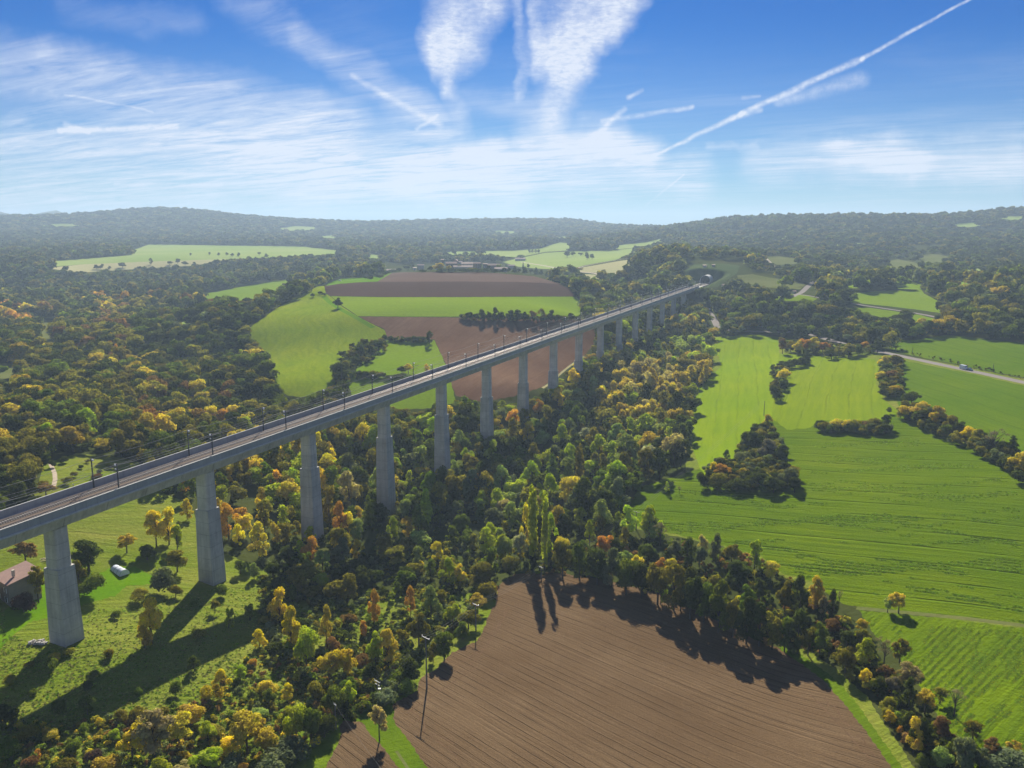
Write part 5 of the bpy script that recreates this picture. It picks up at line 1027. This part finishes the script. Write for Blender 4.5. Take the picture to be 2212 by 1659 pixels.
A6 = pole(1650, 898, 866, "lone pole above the field copse", 0); A7 = pole(726, 1575, 1518, "short wooden pole in the bright green trees at the bottom", .4)
pole(1971, 762, 750, "thin roadside pole in the upper right green field", 0); pole(2145, 803, 786, "thin pole near the right edge beyond the road", 0); pole(1811, 774, 749, "dark pole beside the round bush in the hedgerow", .6); pole(2028, 645, 628, "lattice pole at the wood's edge by the upper right meadow", 1.4)
pole(317*.5+1, 1062, 1046, "small pole in the clearing behind the deck", .3)
allp = [A1, A2, A3, A4, A5, A6]
for s, nm in ((-1, "left"), (0, "middle"), (1, "right")):
    off = Vector((s*1.05*math.cos(POLE_RZ), s*1.05*math.sin(POLE_RZ), .35)); wire("power_line", [q[0]+Vector((0, 0, q[1]))+off for q in allp], .035, f"{nm} wire of the power line strung between the poles", "power line", "wires of the power line", 1.2, seg=10)
wire("power_line", [A7[0]+Vector((0, 0, A7[1])), at(890, 1800)+Vector((0, 0, 6))], .03, "single wire from the short wooden pole to the lower edge", "power line", None, .8, seg=8)
# ------------------------------------------------------------------ vehicles
tyre = simple("tyre_rubber", (.02, .02, .02), .9, 1, .1); carglass = simple("car_glass", (.03, .045, .06), .08, 1, .03, 0, .8)
def car(name, label, loc, rz, L=4.3, Wd=1.8, H=1.5, paint=None, van=False, cat="car"):
    t_ = empty(name, loc, rz); tag(t_, label, cat); l = L/2; sh = .95 if not van else 1.15
    body = MB().box((0, 0, .32+sh*.28), (L, Wd, sh*.56), 0, (.985, .97)); 
    if van: body.box((-.25, 0, H*.5+.52), (L*.86, Wd*.96, H-1.05), 0, (.93, .92)); body.box((l-.62, 0, 1.05), (1.1, Wd*.94, .30), 0, (.85, .95))
    else: body.box((-.15, 0, .3+sh*.56+(H-.86)/2), (L*.56, Wd*.93, H-.86), 0, (.70, .86)); body.box((l-.6, 0, .9), (1.1, Wd*.94, .14), 0, (.9, .95)); body.box((-l+.35, 0, .92), (.65, Wd*.94, .16), 0, (.85, .95))
    body.build("body", paint, t_)
    g_ = MB(); zz_ = H-.45 if not van else H-.75
    for s in (-1, 1): g_.box((-.15 if not van else l*.45, s*Wd*.445, zz_), (L*.46 if not van else .9, .05, .38))
    g_.box((l*.40 if not van else l*.80, 0, zz_), (.05, Wd*.78, .42)).box((-l*.66 if not van else -l*.97, 0, zz_), (.05, Wd*.75, .38)).build("windows", carglass, t_)
    for sx in (-1, 1):
        for sy in (-1, 1):
            w1 = MB().tube((sx*l*.62, sy*(Wd/2-.2), .33), (sx*l*.62, sy*(Wd/2+.02), .33), .33, .33, 14).build("wheel", tyre, t_)
            MB().tube((sx*l*.62, sy*(Wd/2+.02), .33), (sx*l*.62, sy*(Wd/2+.035), .33), .19, .19, 10).build("rim", steel, w1)
    for sy in (-1, 1): MB().box((l-.01, sy*Wd*.36, .72), (.06, .3, .16)).build("headlight", ceram, t_); MB().box((-l+.01, sy*Wd*.38, .78), (.06, .22, .2)).build("tail_light", simple("red_lens", (.4, .02, .02), .3), t_)
    return t_
p1, p2 = at(2072, 795.5), at(2100, 801.5); rz = math.atan2((p2-p1).y, (p2-p1).x)
wp = simple("white_car_paint", (.74, .76, .78), .25, .5, .03, 0, .6); bp = simple("blue_grey_car_paint", (.10, .17, .26), .25, .5, .03, 0, .6)
car("camper_van", "white camper van driving in front of a blue car", at(2081, 797.4), rz, 5.8, 2.1, 2.7, wp, True, "van"); car("parked_car".replace("parked_", "blue_"), "blue grey car following the white camper van on the road", at(2094.5, 800.2), rz, 4.4, 1.8, 1.5, bp)
p1, p2 = at(1530, 668), at(1538, 676); car("white_car", "small white car on the bend of the road below the tunnel", at(1532, 669), math.atan2((p2-p1).y, (p2-p1).x), 4.2, 1.8, 1.5, wp)
q = at(734, 607); car("farm_vehicle", "small pale vehicle parked on the hilltop grass strip", q, .1, 4.6, 2.0, 2.0, wp, False, "car")

# ------------------------------------------------------------------ tufts of crop and rough grass
tuftC = bpy.data.collections.new("tuft_sources")
def tuft(name, n, seed, w=.5, h=.6):
    r_ = np.random.RandomState(seed); V, Fc = [], []
    for i in range(n):
        a = r_.rand()*6.28; k = r_.rand()**.5*w; x, y = math.cos(a)*k, math.sin(a)*k; b = r_.rand()*6.28; l = h*(.5+.6*r_.rand()); e = .16*w/.5; lx, ly = math.cos(b)*l*.55, math.sin(b)*l*.55
        s = len(V); V += [(x-math.sin(b)*e, y+math.cos(b)*e, -.05), (x+math.sin(b)*e, y-math.cos(b)*e, -.05), (x+lx+math.sin(b)*e*.5, y+ly-math.cos(b)*e*.5, l), (x+lx-math.sin(b)*e*.5, y+ly+math.cos(b)*e*.5, l)]; Fc.append((s, s+1, s+2, s+3))
    me = meshof(name, V, Fc, [MATS['foliage']]); at_ = me.attributes.new('tone', 'FLOAT', 'FACE'); at_.data.foreach_set('value', r_.rand(n).astype(np.float32)); return me
for i in range(3): tuftC.objects.link(bpy.data.objects.new("tuft_%02d" % i, tuft("tuft", 26, 300+i)))
for i in range(3): tuftC.objects.link(bpy.data.objects.new("tuft_%02d" % (i+3), leaf_mesh("scrub", lobes_bush(R_(310+i), 7), 160, 1.7, R_(310+i))))
def in_px_region(n, pl, seed):
    r_ = np.random.RandomState(seed); pl = np.array(pl, float); lo, hi = pl.min(0), pl.max(0); P_ = lo+(hi-lo)*r_.rand(n*2, 2); P_ = P_[inside(pl, P_[:, 0], P_[:, 1])][:n]; return hits(P_)
def stuffset(name, label, P3, s0, s1, cols, seed, kinds=(0, 1, 2), rowang=None, sp=2.2, thr=.55, flat=1.0):
    r_ = np.random.RandomState(seed); n = len(P3)
    if rowang is not None:
        c_, s_ = math.cos(rowang), math.sin(rowang); x = P3[:, 0]*c_+P3[:, 1]*s_; y = -P3[:, 0]*s_+P3[:, 1]*c_
        y = np.round(y/sp)*sp+r_.normal(size=n)*.28; P3 = np.c_[x*c_-y*s_, x*s_+y*c_, P3[:, 2]]
        nn = vn(x, y*5, 40, seed*1.7)*.6+.4*vn(x*3, y*9, 30, seed); P3 = P3[nn > thr]; P3[:, 2] = TZ(P3[:, 0], P3[:, 1]); n = len(P3)
    cv_ = cover(P3[:, 0], P3[:, 1]); 
    s = s0+(s1-s0)*r_.rand(n)**2; tc_ = np.array([TINT[c] for c in cols])[(r_.rand(n)*len(cols)).astype(int)]*(.8+.5*r_.rand(n))[:, None]
    return instancer(name, tuftC, P3, np.c_[s, s, s*flat], r_.rand(n)*6.28, np.array(kinds)[(r_.rand(n)*len(kinds)).astype(int)], tc_, label, "grass")
TINT.update({'cropl': (.20, .32, .012), 'crop': (.12, .21, .008), 'cropd': (.07, .16, .02), 'straw': (.28, .28, .09), 'moss': (.15, .20, .03)})
fld = [(1350, 1110), (1480, 1060), (1745, 1075), (1760, 960), (1960, 940), (2200, 1050), (2212, 1345), (1850, 1305), (1650, 1195), (1460, 1150)]
stuffset("crop_rows", "leafy green regrowth in rows across the large field", in_px_region(34000, fld, 1), .3, .75, ['cropl', 'cropl', 'crop'], 2, rowang=rd((1716, 1114), (2132, 1148)), thr=.60, flat=.45)
fld2 = [(1870, 1340), (2212, 1365), (2212, 1659), (2120, 1659), (2010, 1500), (1930, 1400)]
stuffset("crop_rows", "leafy green crop in the lower right field", in_px_region(12000, fld2, 3), .2, .45, ['cropl', 'cropl', 'lime green'], 4, rowang=rd((2212, 1480), (2080, 1640)), sp=1.8, thr=.42, flat=.3)
mea = [(0, 1310), (60, 1400), (160, 1330), (340, 1290), (560, 1260), (700, 1330), (1000, 1290), (1050, 1300), (900, 1440), (840, 1500), (740, 1550), (640, 1659), (0, 1659)]
stuffset("grass_tussocks", "rough tussocky grass of the valley meadow", in_px_region(14000, mea, 5), .22, .7, ['straw', 'cropl', 'crop', 'straw'], 6, flat=.35)
mea2 = [(0, 1560), (200, 1560), (430, 1520), (560, 1400), (700, 1400), (900, 1440), (840, 1510), (740, 1550), (640, 1659), (0, 1659)]
stuffset("scrub", "low brambles and scrub over the lower left slope", in_px_region(1300, mea2, 7), .07, .24, ['olive', 'grey green', 'golden', 'moss', 'rust brown', 'green'], 8, kinds=(3, 4, 5), flat=.9)
v1 = [(560, 1190), (1080, 1040), (1340, 1010), (1400, 1060), (1340, 1120), (1090, 1220), (1060, 1285), (980, 1370), (860, 1500), (760, 1560), (640, 1500), (560, 1330)]
stuffset("undergrowth", "dark undergrowth between the trees of the valley floor", in_px_region(1500, v1, 9), .18, .42, ['green', 'dark green', 'olive', 'grey green', 'dark green'], 10, kinds=(3, 4, 5), flat=.9)
v2 = [(1080, 1240), (1340, 1160), (1480, 1168), (1640, 1210), (1700, 1250), (1810, 1320), (1860, 1380), (1940, 1480), (2030, 1580), (2130, 1659), (2010, 1670), (1900, 1530), (1830, 1450), (1700, 1390), (1560, 1345), (1440, 1290), (1300, 1250)]
stuffset("undergrowth", "dark undergrowth along the hedge between the brown and green fields", in_px_region(1700, v2, 11), .18, .38, ['dark green', 'green', 'olive', 'dark green', 'rust brown'], 12, kinds=(3, 4, 5), flat=.9)

THK = [([(1512, 1050), (1540, 1012), (1595, 1002), (1605, 965), (1640, 930), (1664, 930), (1690, 985), (1728, 1062), (1600, 1066)], 300, .32, .78), ([(1765, 928), (1905, 926), (1925, 936), (1900, 942), (1770, 937)], 90, .4, .62), ([(1898, 918), (1925, 900), (1960, 875), (2010, 890), (2080, 935), (2150, 975), (2230, 1020), (2230, 1055), (2150, 1005), (2060, 960), (1960, 915), (1905, 885)], 330, .38, .8),
       ([(1900, 785), (1945, 785), (1945, 860), (1905, 860)], 110, .4, .75), ([(1665, 795), (1695, 790), (1750, 780), (1750, 790), (1705, 800), (1690, 868), (1668, 868)], 90, .35, .6), ([(1685, 740), (1760, 745), (1880, 752), (1890, 768), (1820, 776), (1700, 768)], 130, .4, .7),
       ([(765, 745), (832, 735), (835, 755), (800, 785), (770, 800), (745, 850), (720, 845), (722, 810)], 170, .35, .7), ([(770, 812), (830, 812), (832, 820), (772, 820)], 40, .3, .4), ([(842, 733), (925, 736), (935, 744), (845, 740)], 50, .3, .45), ([(995, 688), (1240, 690), (1250, 697), (1000, 694)], 150, .35, .55),
       ([(1925, 752), (2100, 790), (2230, 820), (2230, 824), (2100, 796), (1925, 757)], 420, .12, .24), ([(1925, 700), (2060, 705), (2060, 724), (1960, 724)], 90, .4, .7), ([(1750, 690), (1900, 700), (1900, 745), (1830, 740)], 140, .5, .9)]
P3, sz_ = [], []
for k, (pl, n_k, a, b) in enumerate(THK):
    q = in_px_region(n_k, pl, 60+k); P3.append(q); sz_.append(a+(b-a)*nr.rand(len(q)))
P3 = np.concatenate(P3); sz_ = np.concatenate(sz_); n = len(P3)
instancer("hedge_thicket", protoC, P3, np.c_[sz_*.95, sz_*.95, sz_*.85], nr.rand(n)*6.28, (nr.rand(n)*5).astype(int), np.array([TINT[c] for c in ('dark green', 'dark green', 'green', 'olive', 'olive', 'grey green', 'dark green')])[(nr.rand(n)*7).astype(int)]*(.8+.4*nr.rand(n))[:, None], "dense hedge and copse thickets between the fields", "hedge")
# ------------------------------------------------------------------ haze
x0, x1, y0, y1, z0, z1 = -11500, 11500, -11500, 11500, -30, 300
V = [(x0, y0, z0), (x1, y0, z0), (x1, y1, z0), (x0, y1, z0), (x0, y0, z1), (x1, y0, z1), (x1, y1, z1), (x0, y1, z1)]
hm = bpy.data.materials.new("haze"); hm.use_nodes = True; ht = NT(hm.node_tree); ht.n.clear(); ho = ht.node('ShaderNodeOutputMaterial'); pv = ht.node('ShaderNodeVolumePrincipled')
pv.inputs['Color'].default_value = (.50, .67, .88, 1); pv.inputs['Density'].default_value = 1.45e-4; pv.inputs['Anisotropy'].default_value = 0.2
ht.l.new(pv.outputs[0], ho.inputs['Volume'])
o = link("haze", meshof("haze", V, [(3, 2, 1, 0), (4, 5, 6, 7), (0, 1, 5, 4), (1, 2, 6, 5), (2, 3, 7, 6), (3, 0, 4, 7)], [hm])); o['kind'] = 'stuff'; o['label'] = "thin blue autumn haze over the whole landscape"

# ------------------------------------------------------------------ labels for every tree: colour, kind, place by what stands nearest, and rank where several share the words
MARKS = [("the farmhouse", 40, 1270), ("the white polytunnel", 260, 1228), ("the transformer pole", 814, 1480), ("the tall power pole", 923, 1430), ("the twin poplars", 1160, 1110), ("the round gravel pad", 1693, 639), ("the white camper van", 2081, 797), ("the tunnel mouth", 1519, 610),
         ("the church tower", 956, 570), ("the lone hilltop tree", 730, 655), ("the field copse", 1640, 1010), ("the lone field pole", 1650, 880), ("the pair of field trees", 1930, 1300), ("the stone barn", 1869, 610), ("the pale far stubble field", 260, 575), ("the brown hilltop field", 1000, 640), ("the deckside clearing", 180, 1020)]
for i in range(1, 17):
    q = proj(*vp(i, 0, -88+H0)); MARKS.append((f"the {ordinal(i)} pier", q[0], q[1]))
WORD = {'round': 'leafy tree', 'sparse': 'thin-leaved tree', 'upright': 'slender tree', 'poplar': 'columnar poplar', 'bush': 'bush', 'cone': 'conical conifer', 'bare': 'bare branched tree'}
ZN = {"meadow": "on the lower left meadow", "edge": "by the valley and brown field edge", "valley": "in the valley wood", "hedge": "in the hedge below the green field", "field": "standing alone on the green field", "copse": "in the island copse", "hedgerow": "in the right-hand hedgerows", "hill": "on the hillside fields", "clearing": "in the clearing behind the deck",
      "distance": "in the distant fields", "village": "around the hilltop village", "wood left": "in the left wood", "valley wood": "in the wood below the viaduct", "far wood": "in the far wood"}
groups = {}
for T in TREES:
    x, y = T['px']; nm, mx_, my_ = min(MARKS, key=lambda q: (q[1]-x)**2+(q[2]-y)**2); dx, dy = x-mx_, y-my_
    side = ("right of" if dx > 0 else "left of") if abs(dx) > abs(dy) else ("below" if dy > 0 else "above")
    sz = "tall" if T['h'] > 12 else ("small" if T['h'] < 4.5 and T['kind'] != 'bush' else ""); T['group'] = f"{WORD[T['kind']]}s {ZN[T['zone']]}"
    T['lab'] = " ".join(q for q in (sz, T['col'], WORD[T['kind']], side, nm) if q); groups.setdefault(T['lab'], []).append(T)
for lab, L in groups.items():
    L.sort(key=lambda q: q['px'][0]); 
    for k, T in enumerate(L):
        T['o']['label'] = lab if len(L) == 1 else (f"{lab}, leftmost of {len(L)}" if k == 0 else (f"{lab}, rightmost of {len(L)}" if k == len(L)-1 else f"{lab}, {ordinal(k+1)} from left"))
        T['o']['group'] = T['group']
